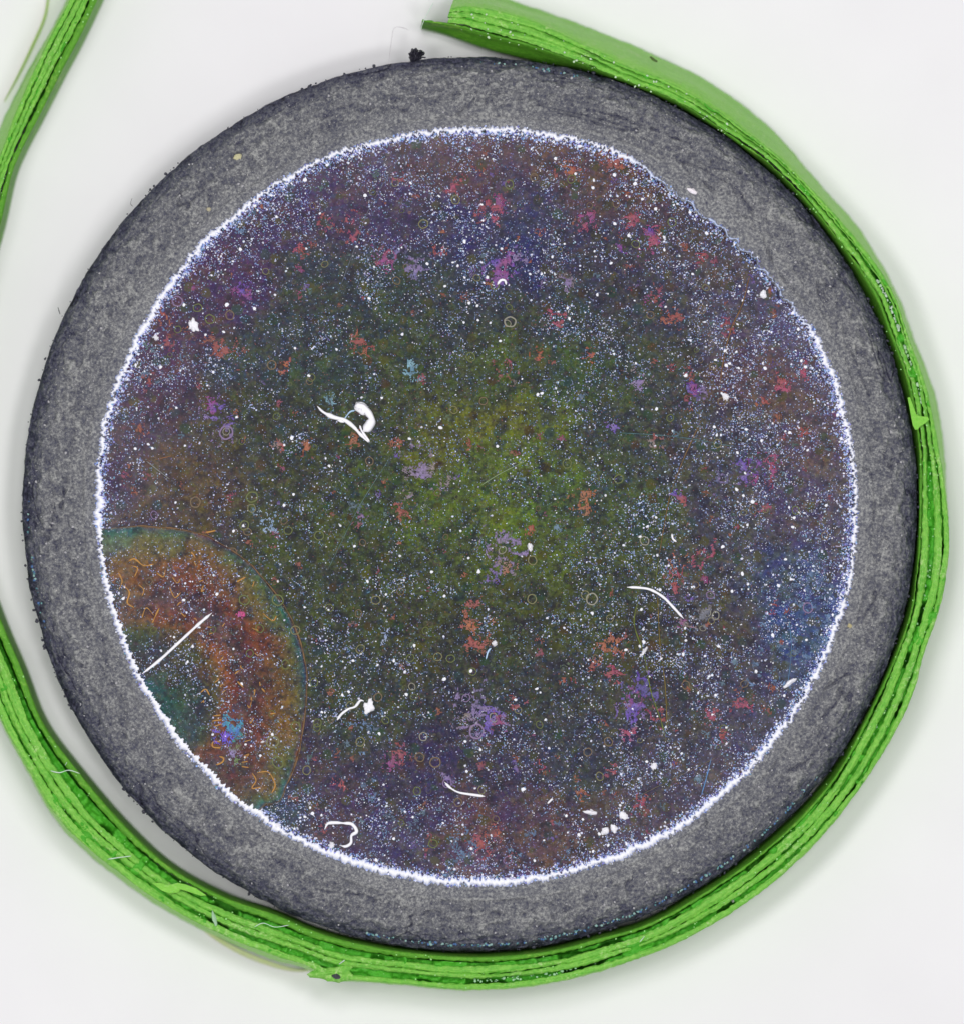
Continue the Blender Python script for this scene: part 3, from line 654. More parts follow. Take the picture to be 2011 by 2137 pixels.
# orange wrinkles in the film fragment
WR = [[(300, 1195), (285, 1180), (276, 1200)], [(262, 1120), (268, 1103), (255, 1098)], [(305, 1112), (318, 1120), (322, 1105)], [(335, 1120), (345, 1132), (352, 1122)], [(240, 1135), (252, 1150), (248, 1170), (262, 1180)],
 [(415, 1390), (430, 1388)], [(412, 1400), (432, 1397)], [(417, 1410), (432, 1405)], [(430, 1440), (415, 1440), (414, 1450), (430, 1452)], [(420, 1485), (432, 1480), (435, 1472), (426, 1468)], [(475, 1440), (488, 1436)], [(474, 1468), (484, 1464), (474, 1475)], [(470, 1480), (482, 1478)], [(470, 1488), (484, 1490)],
 [(460, 1130), (478, 1120)], [(510, 1190), (530, 1205), (538, 1195)], [(250, 1090), (262, 1085), (280, 1098), (300, 1095)], [(310, 1180), (296, 1210)], [(230, 1110), (238, 1128), (232, 1145)], [(390, 1345), (400, 1338), (408, 1350)], [(420, 1030), (400, 1034)],
 [(490, 1500), (498, 1515), (490, 1530), (508, 1528)], [(500, 1500), (520, 1498), (530, 1510), (535, 1525), (528, 1540)], [(270, 1135), (280, 1145), (276, 1158)], [(330, 1140), (340, 1160), (352, 1150)]]
for k in range(30):
    RW = np.random.default_rng(900 + k); a_, q_ = RW.uniform(-.9, 1.4), RW.uniform(90, 235)
    x_, y_ = 330 + q_ * math.cos(a_) , 1290 - q_ * math.sin(a_)
    if math.hypot(*(np.array(dp(x_, y_)) - (GX, GY))) > 7.6: continue
    WR.append([(x_, y_), (x_ + RW.uniform(-7, 7), y_ + RW.uniform(-7, 7)), (x_ + RW.uniform(-9, 9), y_ + RW.uniform(-9, 9))])
for w_ in WR:
    o = tube('film_wrinkle', [(*dp(x, y), ZF + .032) for x, y in w_], .012 if len(w_) == 3 else .015, (196, 142, 70), M_TINT, film, sides=5, jitter=.4, seed=w_[0][0])
# rusty free edge of the film
tube('film_free_edge', [(p[0], p[1], ZF + .022) for p in A_[6:-6:6]], .013, (128, 96, 62), M_TINT, film, sides=5, n=220, jitter=.7)
# hairline cracks and scratches
for (pts, r, c) in (([(1455, 530), (1440, 590), (1418, 640), (1403, 700), (1396, 750)], .011, (134, 96, 56)), ([(1362, 812), (1335, 870), (1318, 910), (1300, 960), (1290, 1010), (1278, 1080)], .010, (128, 98, 58)),
  ([(1278, 1080), (1270, 1140)], .009, (110, 120, 50)), ([(1240, 1160), (1230, 1210), (1250, 1275), (1262, 1340), (1282, 1400), (1292, 1440)], .012, (112, 124, 48)), ([(1275, 1150), (1280, 1250), (1290, 1330), (1294, 1420)], .010, (130, 110, 50)),
  ([(780, 300), (720, 400), (690, 480), (660, 560)], .007, (110, 116, 130)), ([(1022, 894), (970, 920), (930, 945)], .009, (140, 160, 120)), ([(760, 885), (700, 980), (660, 1060), (635, 1110)], .009, (96, 120, 116)),
  ([(1195, 840), (1280, 845), (1340, 852), (1430, 868)], .007, (90, 130, 140)), ([(285, 895), (310, 915), (330, 930)], .008, (150, 150, 150)), ([(300, 893), (335, 885)], .007, (170, 110, 60)), ([(1380, 1470), (1370, 1510), (1360, 1545)], .009, (110, 160, 220)),
  ([(1620, 1060), (1636, 1062)], .014, (190, 180, 210)), ([(1530, 1200), (1535, 1260), (1528, 1330)], .01, (90, 130, 170)), ([(1180, 1580), (1250, 1540), (1330, 1500), (1400, 1465)], .007, (120, 110, 90))):
    tube('scratch', D(*pts), r, c, M_TINT, disc, sides=4, jitter=.5, seed=pts[0][0])

# ------------------------------------------------------------------ lint and crumbs lying on the disc
W = (250, 248, 255)
def lint(pts, r, label, name='lint_fibre', z=None, jitter=.35, col=W):
    return tag(tube(name, pts, r, col, jitter=jitter, seed=int(abs(pts[0][0]) * 50)), label, 'lint')
fl = empty('lint_clump'); tag(fl, 'largest white lint clump on the dark face, a fat curl joined to a forked thread', 'lint')
tube('thread', D((617, 789), (628, 800), (648, 810), (668, 815), (686, 828), (700, 843), (716, 859)), .042, W, parent=fl, jitter=.5, seed=2)
tube('thread', D((648, 806), (660, 817), (672, 818)), .03, W, parent=fl, jitter=.4)
tube('thread', D((668, 815), (680, 800), (690, 797)), .018, (170, 200, 230), parent=fl, jitter=.4)
tube('thread', D((699, 826), (704, 838), (718, 858)), .026, W, parent=fl, jitter=.4)
def lump(cx, cy, rx, ry, rot, h, col, name, parent=None, mat=None, seed=0, irr=.3, z=None):
    nu, nv = 22, 8
    V_, F_ = [], []
    z0 = (ZF if z is None else z)
    for j in range(nv):
        ph = (j / nv) * math.pi / 2
        for i in range(nu):
            a = 2 * math.pi * i / nu
            k_ = 1 + irr * float(fbm(np.array([math.cos(a) * 1.6 + seed * 3.1]), np.array([math.sin(a) * 1.6]), ph, 3, 5)[0])
            x = rx * math.cos(a) * math.cos(ph) * k_; y = ry * math.sin(a) * math.cos(ph) * k_
            V_.append((cx + x * math.cos(rot) - y * math.sin(rot), cy + x * math.sin(rot) + y * math.cos(rot), z0 - .01 + h * math.sin(ph) * (1 + .2 * math.sin(3 * a + seed))))
    V_.append((cx, cy, z0 + h))
    for j in range(nv - 1):
        for i in range(nu):
            F_.append([j * nu + i, j * nu + (i + 1) % nu, (j + 1) * nu + (i + 1) % nu, (j + 1) * nu + i])
    for i in range(nu): F_.append([(nv - 1) * nu + i, (nv - 1) * nu + (i + 1) % nu, nv * nu])
    return mesh(name, V_, F_, mat or M_DUST, parent, col=np.tile(np.array(lin(col)), (len(V_), 1)))
tube('curl', D((690, 789), (703, 789), (714, 800), (722, 814), (716, 828), (706, 838)), .085, W, parent=fl, jitter=.3, seed=9)
lump(*dp(703, 793), .17, .13, -.4, .1, W, 'head', fl, seed=4)
lint(D((1216, 1140), (1240, 1141), (1262, 1145), (1286, 1159), (1305, 1178), (1326, 1201)), .028, 'long curved white fibre bending downward on the right half of the face', jitter=.2)
lint(D((277, 1308), (310, 1282), (345, 1250), (385, 1213), (412, 1190)), .030, 'straight white fibre crossing the rainbow film from the lower left edge', jitter=.2)
lint(D((655, 1398), (664, 1386), (678, 1376), (690, 1372), (700, 1360), (707, 1361)), .026, 'short wavy white fibre beside a white crumb, left of centre near the bottom')
lint(D((863, 1518), (874, 1529), (890, 1538), (912, 1542), (941, 1546)), .024, 'thin white fibre starting at a violet spot in the lower middle')
lint(D((631, 1610), (637, 1599), (650, 1597), (668, 1598), (684, 1600), (693, 1614), (683, 1622), (682, 1636), (672, 1643), (660, 1641)), .03, 'white fibre curled into an open loop close to the bottom edge of the face')
lint(D((965, 553), (972, 544), (980, 545), (982, 553)), .027, 'tiny white fibre bent like a caret beside a violet crust, upper middle')
lint(D((1303, 1036), (1305, 1046), (1312, 1052)), .02, 'tiny hooked white fibre on the right, above the orange red crusts')
lint(D((943, 1280), (947, 1265), (953, 1258)), .02, 'tiny upright pale fibre just below the red crusts in the lower middle', col=(190, 220, 250))
lint(D((1072, 1550), (1062, 1560)), .018, 'faint short fibre between specks near the bottom middle')
CR = [(375, 632, .10, .15, .3, 'large rough white crumb at the left of the face'), (716, 1371, .10, .15, -.3, 'white teardrop crumb beside a wavy fibre, lower left of centre'),
 (1147, 1577, .13, .05, -.15, 'long flat white crumb near the bottom edge right of the middle'), (1209, 1583, .09, .09, 0, 'roundest cream white crumb near the bottom edge, top of a group of three'),
 (1173, 1612, .09, .07, .5, 'left one of two white crumbs under the round cream crumb'), (1191, 1609, .07, .10, .2, 'right one of two white crumbs under the round cream crumb'),
 (1268, 1488, .06, .09, 0, 'upright white oval crumb alone in the lower right'), (1249, 1266, .035, .13, -.6, 'slanting white sliver in the lower right half below the long curved fibre'),
 (1028, 1062, .06, .09, .1, 'bright white crumb right of the grey pink crust near the centre'), (1408, 770, .08, .06, -.2, 'white crumb right of a violet crust in the right half'),
 (1530, 1326, .05, .16, -.9, 'frayed slanting white crumb close to the lower right edge'), (303, 655, .06, .05, 0, 'small white crumb left of the large rough crumb'),
 (960, 1248, .06, .06, 0, 'round white crumb right of the lower red crust'), (1594, 572, .07, .07, 0, 'white crumb close to the ragged upper right edge'), (1480, 572, .08, .08, .3, 'white crumb in a cluster near the end of the orange hairline crack'),
 (510, 1440, .045, .03, .3, 'tiny oval white crumb on the rainbow film'), (540, 1602, .06, .06, .3, 'white crumb at the foot of the rainbow film'), (645, 1640, .06, .07, .3, 'white crumb inside the looped fibre')]
CR = [c for c in CR if not (c[0] == 1594)]
for i, (x, y, rx, ry, rot, lb) in enumerate(CR):
    X0, Y0 = dp(x, y)
    tag(lump(X0, Y0, rx, ry, rot, .07, W, 'dust_crumb', seed=i + 1, irr=.5), lb, 'crumb')
# specks and grit on the grey rim
tag(lump(*px(1444, 399), .11, .05, -.5, .05, (252, 244, 250), 'white_flake', seed=3, z=.06), 'pinkish white flake on the grey rim outside the ragged upper right edge', 'flake')
tag(lump(*px(1503, 421), .03, .03, 0, .03, (240, 238, 246), 'white_flake', seed=5, z=.06), 'tiny white fleck on the grey rim right of the pinkish flake', 'flake')
tag(lump(*px(498, 328), .095, .075, .3, .07, (206, 200, 160), 'sand_grain', seed=8, z=.02), 'yellowish sand grain stuck in a pit of the upper left rim', 'grain')
tag(lump(*px(436, 437), .05, .045, .3, .05, (196, 188, 160), 'sand_grain', seed=9, z=.07), 'small buff grain on the upper left rim below the larger grain', 'grain')
tag(lump(*px(1772, 1306), .05, .045, .3, .05, (196, 184, 140), 'sand_grain', seed=12, z=.07), 'small buff grain on the right rim beside the bright edge', 'grain')
gr = empty('grit_crumb'); tag(gr, 'dark clotted crumb stuck on the outer top edge of the disc', 'grit')
for k in range(26):
    a, q_ = k * 2.4, math.sqrt((k + .5) / 26) * .135
    X0, Y0 = px(868, 112)
    lump(X0 + q_ * math.cos(a) * 1.15, Y0 + q_ * math.sin(a) * .8, RNG.uniform(.03, .05), RNG.uniform(.025, .045), RNG.random() * 3, RNG.uniform(.05, .12), (52, 50, 62), 'grain', gr, seed=k, irr=.6, z=-.36 + .1 * RNG.random()) if k < 22 else None
lump(*px(868, 116), .1, .1, 0, .25, (44, 43, 56), 'core', gr, seed=70, irr=.7, z=-.5)
tube('bristle', [(*px(880, 118), -.3), (*px(889, 119), -.25)], .015, (60, 58, 72), parent=gr)
# burrs round the outer edge of the rim
nb = 420
ab = RNG.random(nb) * 6.283
rb = 9.35 + .0 + .03 * RNG.random(nb)
kb = RNG.random(nb) < .5 + .5 * vnoise(np.cos(ab) * 12, np.sin(ab) * 12, 0, 8)
ab, rb = ab[kb], rb[kb]; nb = len(ab)
bur = specks('edge_burrs', CX + rb * np.cos(ab), CY + rb * np.sin(ab), .012 + .03 * RNG.random(nb) ** 3, np.full(nb, -.40), np.tile(np.array(lin((52, 52, 66))), (nb, 1)), M_TINT, disc, flat=.9)
bur['kind'] = 'stuff'
# teal glassy crumbs along the lower edge
ab = np.concatenate([np.radians(RNG.uniform(256, 296, 170)), np.radians(RNG.uniform(296, 322, 110)), np.radians(RNG.normal(190, 5, 30)), np.radians(RNG.uniform(74, 90, 30))])
rb = 9.17 + .07 * RNG.random(len(ab)) + np.where((np.degrees(ab) > 296) & (np.degrees(ab) < 322), -.02, .0)
tn = np.array([lin(c) for c in ((110, 165, 165), (80, 130, 140), (70, 110, 165), (150, 185, 180))])[RNG.integers(0, 4, len(ab))] * .8
tl = specks('teal_crust', CX + rb * np.cos(ab), CY + rb * np.sin(ab), .012 + .02 * RNG.random(len(ab)), np.full(len(ab), -.16), tn, M_DUST, disc)
tl['kind'] = 'stuff'
# scattered pale mineral points on the rim
n_ = 900
ab = RNG.random(n_) * 6.283; rb = 8.05 + 1.15 * RNG.random(n_)
xx, yy = CX + rb * np.cos(ab), CY + rb * np.sin(ab)
zq = .05 - .42 * np.clip((rb - 8.55) / .79, 0, 1) ** 3.2 + .02
kb = np.hypot(xx - GX, yy - GY) > 8.0
rp = specks('rim_specks', xx[kb], yy[kb], .008 + .02 * RNG.random(kb.sum()) ** 4, zq[kb], np.tile(np.array(lin((170, 168, 172))), (kb.sum(), 1)), M_DUST, disc)
rp['kind'] = 'stuff'

# ------------------------------------------------------------------ green strip
IN = [(878, 52), (930, 66), (1024, 98), (1117, 122), (1211, 150), (1311, 185), (1423, 232), (1535, 307), (1610, 359), (1685, 441), (1760, 539), (1816, 628), (1846, 700), (1883, 793), (1910, 924), (1914, 1037), (1911, 1149), (1898, 1261), (1867, 1355), (1797, 1502), (1741, 1606), (1666, 1696), (1573, 1778), (1461, 1857), (1350, 1921), (1248, 1952), (1136, 1980), (987, 1992), (837, 1980), (725, 1958), (650, 1936), (580, 1906), (468, 1868), (355, 1805), (262, 1719), (168, 1610), (94, 1509), (49, 1397), (4, 1290), (-34, 1180), (-60, 1060), (-72, 930), (-68, 800), (-50, 680), (-25, 570), (4, 465), (26, 367), (49, 310), (86, 239), (131, 150), (165, 86), (204, 4), (240, -80), (275, -170)]
BD = [(880, 26), (917, 24), (972, 12), (1024, 22), (1099, 41), (1211, 90), (1311, 140), (1386, 168), (1498, 236), (1592, 303), (1685, 389), (1760, 471), (1816, 539), (1865, 617), (1906, 737), (1932, 812), (1954, 924), (1968, 1000), (1977, 1080), (1979, 1149), (1962, 1261), (1928, 1355), (1907, 1440), (1876, 1509), (1816, 1610), (1722, 1734), (1629, 1827), (1535, 1898), (1423, 1962), (1311, 2007), (1248, 2027), (1136, 2053), (1005, 2065), (874, 2057), (762, 2046), (687, 2042), (650, 2016), (561, 1990), (468, 1952), (355, 1893), (262, 1829), (168, 1754), (112, 1694), (49, 1584), (4, 1502), (-40, 1390), (-85, 1250), (-112, 1100), (-125, 930), (-122, 800), (-105, 680), (-75, 540), (-40, 430), (0, 330), (30, 243), (67, 161), (101, 86), (142, 11), (175, -60), (215, -150), (240, -200)]
OU = [(870, -40), (917, -38), (1000, -35), (1050, -20), (1099, -2), (1174, 19), (1311, 71), (1386, 108), (1479, 153), (1573, 217), (1648, 288), (1722, 378), (1797, 460), (1853, 554), (1891, 628), (1928, 737), (1954, 797), (1977, 909), (1984, 1018), (1985, 1149), (1968, 1261), (1935, 1355), (1914, 1440), (1884, 1511), (1824, 1613), (1730, 1738), (1636, 1833), (1540, 1905), (1426, 1970), (1313, 2016), (1248, 2037), (1136, 2064), (1005, 2076), (874, 2069), (762, 2058), (687, 2054), (650, 2034), (555, 2010), (460, 1972), (340, 1912), (245, 1846), (150, 1768), (95, 1706), (35, 1592), (-8, 1510), (-55, 1390), (-98, 1250), (-126, 1100), (-140, 930), (-140, 800), (-128, 680), (-105, 540), (-75, 420), (-35, 310), (0, 228), (37, 160), (75, 92), (120, 11), (150, -60), (190, -150), (215, -210)]
STEP = .022
inn, s_in = catmull([px(*p) for p in IN], 4000)
L_tot = s_in[-1]
NSt = int(L_tot / STEP)
inn, s_al = catmull([px(*p) for p in IN], NSt)
T_ = np.gradient(inn, axis=0); T_ /= np.linalg.norm(T_, axis=1, keepdims=True)
ker = np.hanning(181); ker /= ker.sum()
def smooth1(a, k=None):
    k = ker if k is None else k
    return np.convolve(np.pad(a, len(k) // 2, mode='edge'), k, 'valid')
T_ = np.stack([smooth1(T_[:, 0]), smooth1(T_[:, 1])], -1); T_ /= np.linalg.norm(T_, axis=1, keepdims=True)
N_ = np.stack([-T_[:, 1], T_[:, 0]], -1)          # left of travel; travel is clockwise -> outward
def raydist(poly):
    P_, _ = catmull([px(*p) for p in poly], 900)
    A, B = P_[:-1], P_[1:]
    out = np.full(NSt, np.nan)
    for i in range(NSt):
        o, d = inn[i], N_[i]
        e = B - A; w = A - o
        den = d[0] * e[:, 1] - d[1] * e[:, 0]
        den = np.where(np.abs(den) < 1e-9, 1e-9, den)
        t_ = (w[:, 0] * e[:, 1] - w[:, 1] * e[:, 0]) / den
        u_ = (w[:, 0] * d[1] - w[:, 1] * d[0]) / den
        ok = (u_ >= 0) & (u_ <= 1) & (t_ > 0) & (t_ < 2.5)
        if ok.any(): out[i] = t_[ok].min()
    g = np.isfinite(out)
    out = np.interp(np.arange(NSt), np.where(g)[0], out[g])
    k2 = np.hanning(61); k2 /= k2.sum()
    return smooth1(out, k2)
wB = raydist(BD); wO = np.maximum(raydist(OU), wB + .03)
# hold the strip off the disc
def offdisc(P_, gap=.04):
    d = P_ - np.array([CX, CY]); r = np.linalg.norm(d, axis=-1, keepdims=True)
    return np.array([CX, CY]) + d * np.maximum(r, R_OUT + gap) / r
def at(x, y):
    X0, Y0 = px(x, y); return s_al[np.argmin((inn[:, 0] - X0) ** 2 + (inn[:, 1] - Y0) ** 2)]
KEYS = [ # place, then [liner0, liner1, a0, a1, b0, b1, c0, c1], liner top z, slope share
 ((905, 60), [.00, .42, .37, .56, .58, .78, .80, 1.0], -.28, .30),
 ((1311, 185), [.00, .42, .36, .60, .62, .80, .82, 1.0], -.28, .30),
 ((1610, 359), [.00, .44, .38, .66, .69, .82, .84, 1.0], -.26, .30),
 ((1760, 539), [.00, .44, .38, .64, .73, .80, .82, 1.0], -.26, .28),
 ((1846, 700), [.00, .42, .38, .60, .76, .84, .86, 1.0], -.24, .24),
 ((1910, 924), [.00, .27, .22, .42, .56, .74, .76, 1.0], -.25, .14),
 ((1913, 1037), [.00, .12, .10, .32, .50, .80, .83, 1.0], -.25, .06),
 ((1898, 1261), [.00, .16, .16, .38, .54, .78, .83, 1.0], -.25, .08),
 ((1797, 1502), [.00, .22, .24, .50, .58, .78, .84, 1.0], -.2, .12),
 ((1573, 1778), [.00, .22, .30, .55, .57, .76, .86, 1.0], -.1, .14),
 ((1350, 1921), [.02, .22, .34, .54, .55, .70, .82, 1.0], -.02, .08),
 ((987, 1992), [.02, .20, .35, .53, .54, .68, .81, 1.0], .02, .05),
 ((725, 1958), [.02, .22, .36, .55, .56, .68, .86, 1.0], .02, .05),
 ((468, 1868), [.00, .20, .36, .56, .57, .70, .80, 1.0], .02, .04),
 ((262, 1719), [.00, .18, .42, .58, .60, .76, .80, 1.0], .02, .04),
 ((94, 1509), [.00, .20, .38, .58, .60, .78, .80, 1.0], .02, .04),
 ((4, 1290), [.00, .27, .31, .59, .60, .79, .80, 1.0], .02, .04),
 ((-68, 800), [.00, .27, .31, .59, .60, .79, .80, 1.0], .0, .04),
 ((26, 367), [.00, .30, .32, .56, .57, .77, .775, 1.0], -.02, .04),
 ((204, 4), [.00, .31, .33, .56, .565, .77, .775, 1.0], -.02, .04),
 ((270, -160), [.00, .31, .33, .56, .565, .77, .775, 1.0], -.02, .04)]
ks = np.array([at(*k_[0]) for k_ in KEYS]); order = np.argsort(ks); ks = ks[order]
FR = np.array([KEYS[i][1] for i in order]); ZL = np.array([KEYS[i][2] for i in order]); SL = np.array([KEYS[i][3] for i in order])
frac = np.stack([smooth1(np.interp(s_al, ks, FR[:, j])) for j in range(8)], 1)
zl = np.interp(s_al, ks, ZL); sl = np.interp(s_al, ks, SL)
lean = wO - wB                                    # how far the foot stands out beyond the top
strip = empty('green_strip')
tag(strip, 'bright green laminated strip on edge, curled round the grey disc, running off left', 'strip')

def place(off, z, sel, k_lean=.9):
    """off (N,M) outward distance from the inner line, z (N,M), for the stations sel"""
    P_ = inn[sel][:, None, :] + N_[sel][:, None, :] * off[..., None]
    dep = np.clip(-z / DEPTH, 0, 1)
    P_ = P_ + N_[sel][:, None, :] * (lean[sel][:, None] * dep ** .8 * k_lean)[..., None]
    P_ = offdisc(P_)
    return np.concatenate([P_, z[..., None]], -1)
def layer(name, j0, j1, ztop, seed, mat, s0=0.0, s1=1e9, rough=.035, slope=None, face_last=False, label=None):
    sel = (s_al >= s0) & (s_al <= s1)
    a = frac[:, j0] * wB; b = frac[:, j1] * wB
    wob = .02 * fbm(s_al * 1.1, 0 * s_al, seed, 4, seed)
    wob2 = .02 * fbm(s_al * 1.1, 0 * s_al + 4, seed, 4, seed + 3)
    fray = .012 * vnoise(s_al * 14, 0 * s_al, seed, seed + 5)
    if j0 != 0: a = a + wob + fray
    b = b + (wob2 + fray if j1 != 7 else .5 * fray + .35 * wob2)
    b = np.maximum(b, a + .03)
    w_ = b - a
    K = 13
    cols_off, cols_z, ac = [], [], []
    zt = ztop if isinstance(ztop, np.ndarray) else np.full(NSt, ztop)
    zt = zt + .05 * fbm(s_al * .5, 0 * s_al, seed + 2.2, 3, seed)
    for zz in (-DEPTH + .01, -1.5, -.9):
        cols_off.append(a * 1.0); cols_z.append(np.full(NSt, zz)); ac.append(-1.0)
    a_top = a + (slope * wB if slope is not None else 0 * a)
    a_top = np.minimum(a_top, b - .03)
    for q_ in (.5, .2, .07):
        cols_off.append(a * q_ + a_top * (1 - q_) if slope is not None else a); cols_z.append(zt - q_); ac.append(-.5)
    for k_ in range(K):
        f_ = k_ / (K - 1)
        o_ = a_top + (b - a_top) * f_
        lid = -.045 * (abs(2 * f_ - 1)) ** 3
        ln = rough * .6 * fbm(s_al * .8, 0 * s_al + o_ * 13, seed, 4, seed + 1) + rough * .22 * vnoise(s_al * 17, o_ * 24, seed, 8) + rough * .4 * (RNG.random(NSt) - .5)
        cols_off.append(o_); cols_z.append(zt + lid + ln); ac.append(f_)
    if face_last:
        for zz in (-.14, -.3, -.5, -.75, -1.0, -1.3, -1.6, -1.8, -DEPTH + .01):
            nz_ = .05 * fbm(s_al * .35, 0 * s_al + zz * 1.3, seed + 5, 3, 31) * min(1, lean.max())
            cols_off.append(b + nz_ * np.clip(lean * 2, 0, 1) + .012 * fbm(s_al * 3, 0 * s_al + zz * 2, 3, 2, 37)); cols_z.append(np.full(NSt, zz) + 0); ac.append(1.2 - zz)
    else:
        for zz in (-.15, -.5, -1.2, -DEPTH + .01):
            cols_off.append(b); cols_z.append(zt + zz if zz > -1 else np.full(NSt, zz)); ac.append(1.5)
    off = np.stack(cols_off, 1)[sel]; zz = np.stack(cols_z, 1)[sel]
    V_ = place(off, zz, sel) if j0 else place(off, zz, sel, 0.0)
    n_, m_ = off.shape
    V_ = V_.reshape(-1, 3)
    f_ = gridfaces(n_, m_)
    along = np.repeat(s_al[sel], m_); across = off.ravel() * 1.0 + np.tile(np.array(ac), n_) * .15
    # closed ends
    o = mesh(name, V_, np.vstack([f_, ]), mat, strip, attrs={'along': along, 'across': across})
    for e in (0, n_ - 1):
        pass
    capv = []
    if label: o['label'] = label
    o.data['rows'] = m_
    return o, V_, n_, m_
def capped(res, mat):
    o, V_, n_, m_ = res
    import bmesh
    bm = bmesh.new(); bm.from_mesh(o.data); bm.verts.ensure_lookup_table()
    for e in (0, n_ - 1):
        try: bm.faces.new([bm.verts[e * m_ + j] for j in range(m_)])
        except Exception: pass
    bm.to_mesh(o.data); bm.free()
s917 = at(925, 66)
capped(layer('inner_liner', 0, 1, zl, 3, M_LINER_SHADED, 0.0, 1e9, .018, sl, label='smooth innermost layer lying against the disc, its shade painted in as darker green'), 0)
capped(layer('laminate_layer', 2, 3, -.0, 14, M_GREEN, s917 + .02, 1e9, .04), 0)
capped(layer('laminate_layer', 4, 5, .01, 25, M_GREEN, s917, 1e9, .045), 0)
o_last = layer('outer_layer', 6, 7, .0, 36, M_GREEN, s917 - .02, 1e9, .035, face_last=True, label='outermost layer with a smooth glossy outer face')
o_last[0].data.materials.append(M_GREEN_FACE)
# faces of the outer side use the smooth face material
m_ = o_last[3]
nf = len(o_last[0].data.polygons); colidx = np.arange(nf) % (m_ - 1)
o_last[0].data.polygons.foreach_set('material_index', (colidx >= 18).astype(np.int32))
capped(o_last, 0)
# web between the layers, low down, with ties every so often
sel0 = s_al >= s917
KW = 26
fw = np.linspace(.04, .97, KW)[None, :]
offw = fw * wB[:, None] + 0 * s_al[:, None]
tie = np.clip(vnoise(s_al[:, None] * 4.2 + 0 * offw, fw * 3.0 + 0 * offw, 0, 44) * 2.6 - .3, 0, 1)
zw = -.24 + .18 * tie + .10 * fbm(s_al[:, None] * 5 + 0 * offw, offw * 9, 0, 3, 45)
hole = np.clip(-vnoise(s_al[:, None] * 2.1 + 0 * offw, fw * 2 + 0 * offw, 3, 46) * 3 - 1.1, 0, 1) * np.clip((s_al[:, None] - 9) / 2, 0, 1)
hole = np.maximum(hole, np.exp(-((fw - .28) / .07) ** 2) * .35 * np.clip((s_al[:, None] - 38) / 4, 0, 1))
zw = zw - .6 * hole
zw[:, 0] = -1.8
zw = np.where(fw < (frac[:, 1:2]), np.minimum(zw, -1.0), zw)
Vw = place(offw[sel0], zw[sel0], sel0)
nw = Vw.shape[0]
mesh('core_web', Vw.reshape(-1, 3), gridfaces(nw, KW), M_GREEN_SHADED, strip, attrs={'along': np.repeat(s_al[sel0], KW), 'across': offw[sel0].ravel()})
# whitish glue beads in the open gap and along the cut
def on_strip(s, f):
    i = int(np.clip(np.searchsorted(s_al, s), 0, NSt - 1))
    return inn[i] + N_[i] * wB[i] * f
def glue(s0, s1, f0, f1, n, z, rmax, colr, name='glue_beads'):
    P_ = np.array([on_strip(s, RNG.uniform(f0, f1)) for s in RNG.uniform(s0, s1, n)])
    o = specks(name, P_[:, 0], P_[:, 1], .01 + rmax * RNG.random(n) ** 2, z + .12 * RNG.random(n), np.tile(np.array(lin(colr)), (n, 1)), M_DUST, strip)
    o['kind'] = 'stuff'
glue(at(1800, 600), at(1846, 700), .62, .74, 46, -.2, .04, (196, 214, 196))
glue(at(1855, 730), at(1895, 850), .62, .72, 30, -.2, .035, (176, 204, 170))
glue(at(1910, 924), at(1797, 1502), .36, .52, 60, -.25, .025, (150, 200, 140))
glue(at(1250, 1951), at(987, 1992), .70, .80, 40, -.2, .03, (160, 205, 160))
glue(at(930, 66), at(1500, 290), .2, .95, 60, .02, .02, (190, 214, 180))
glue(at(1500, 290), at(204, 4), .05, .97, 420, .035, .012, (150, 214, 120), 'surface_flecks')

# torn flaps
def flap(pts, z, col_mat, th_=.03, name='torn_flap', curl=.0, label=None):
    P_ = np.array([px(*p) for p in pts]); c_ = P_.mean(0)
    n_ = len(P_); V_ = [(x, y, z + curl * ((x - c_[0]) + (y - c_[1]))) for x, y in P_] + [(x * .96 + c_[0] * .04, y * .96 + c_[1] * .04, z - th_ + curl * ((x - c_[0]) + (y - c_[1]))) for x, y in P_]
    V_ += [(c_[0], c_[1], z + .025), (c_[0], c_[1], z - th_)]
    F_ = []
    for i in range(n_):
        j = (i + 1) % n_
        F_ += [[i, n_ + i, n_ + j, j], [j, 2 * n_, i], [n_ + i, 2 * n_ + 1, n_ + j]]
    al = [v_[0] for v_ in V_]; ac = [v_[1] for v_ in V_]
    o = mesh(name, V_, F_, col_mat, strip, attrs={'along': al, 'across': ac}, smooth=False)
    if label: o['label'] = label
    return o
flap([(1892, 830), (1897, 829), (1903, 845), (1907, 862), (1918, 869), (1934, 870), (1937, 876), (1928, 884), (1918, 890), (1914, 896), (1908, 897), (1903, 888), (1899, 868), (1896, 850)], .14, M_GREEN_FACE, label='light green forked scrap sticking up on the right of the strip')
flap([(318, 1842), (335, 1842), (350, 1847), (372, 1842), (388, 1845), (410, 1853), (432, 1868), (420, 1869), (395, 1858), (380, 1853), (373, 1862), (355, 1864), (338, 1858)], .13, M_GREEN_FACE, label='pale leaf shaped scrap lifted from the lower left of the strip')
# knot at the bottom where the outer layer bulges, with a dark grain in it
bx, by = px(700, 2036)
o = lump(bx, by + .05, .40, .17, .05, .12, (120, 205, 50), 'bulge', strip, M_GREEN, seed=31, irr=.5, z=-.05)
o['label'] = 'knobbly bulge of the outer layer at the bottom'
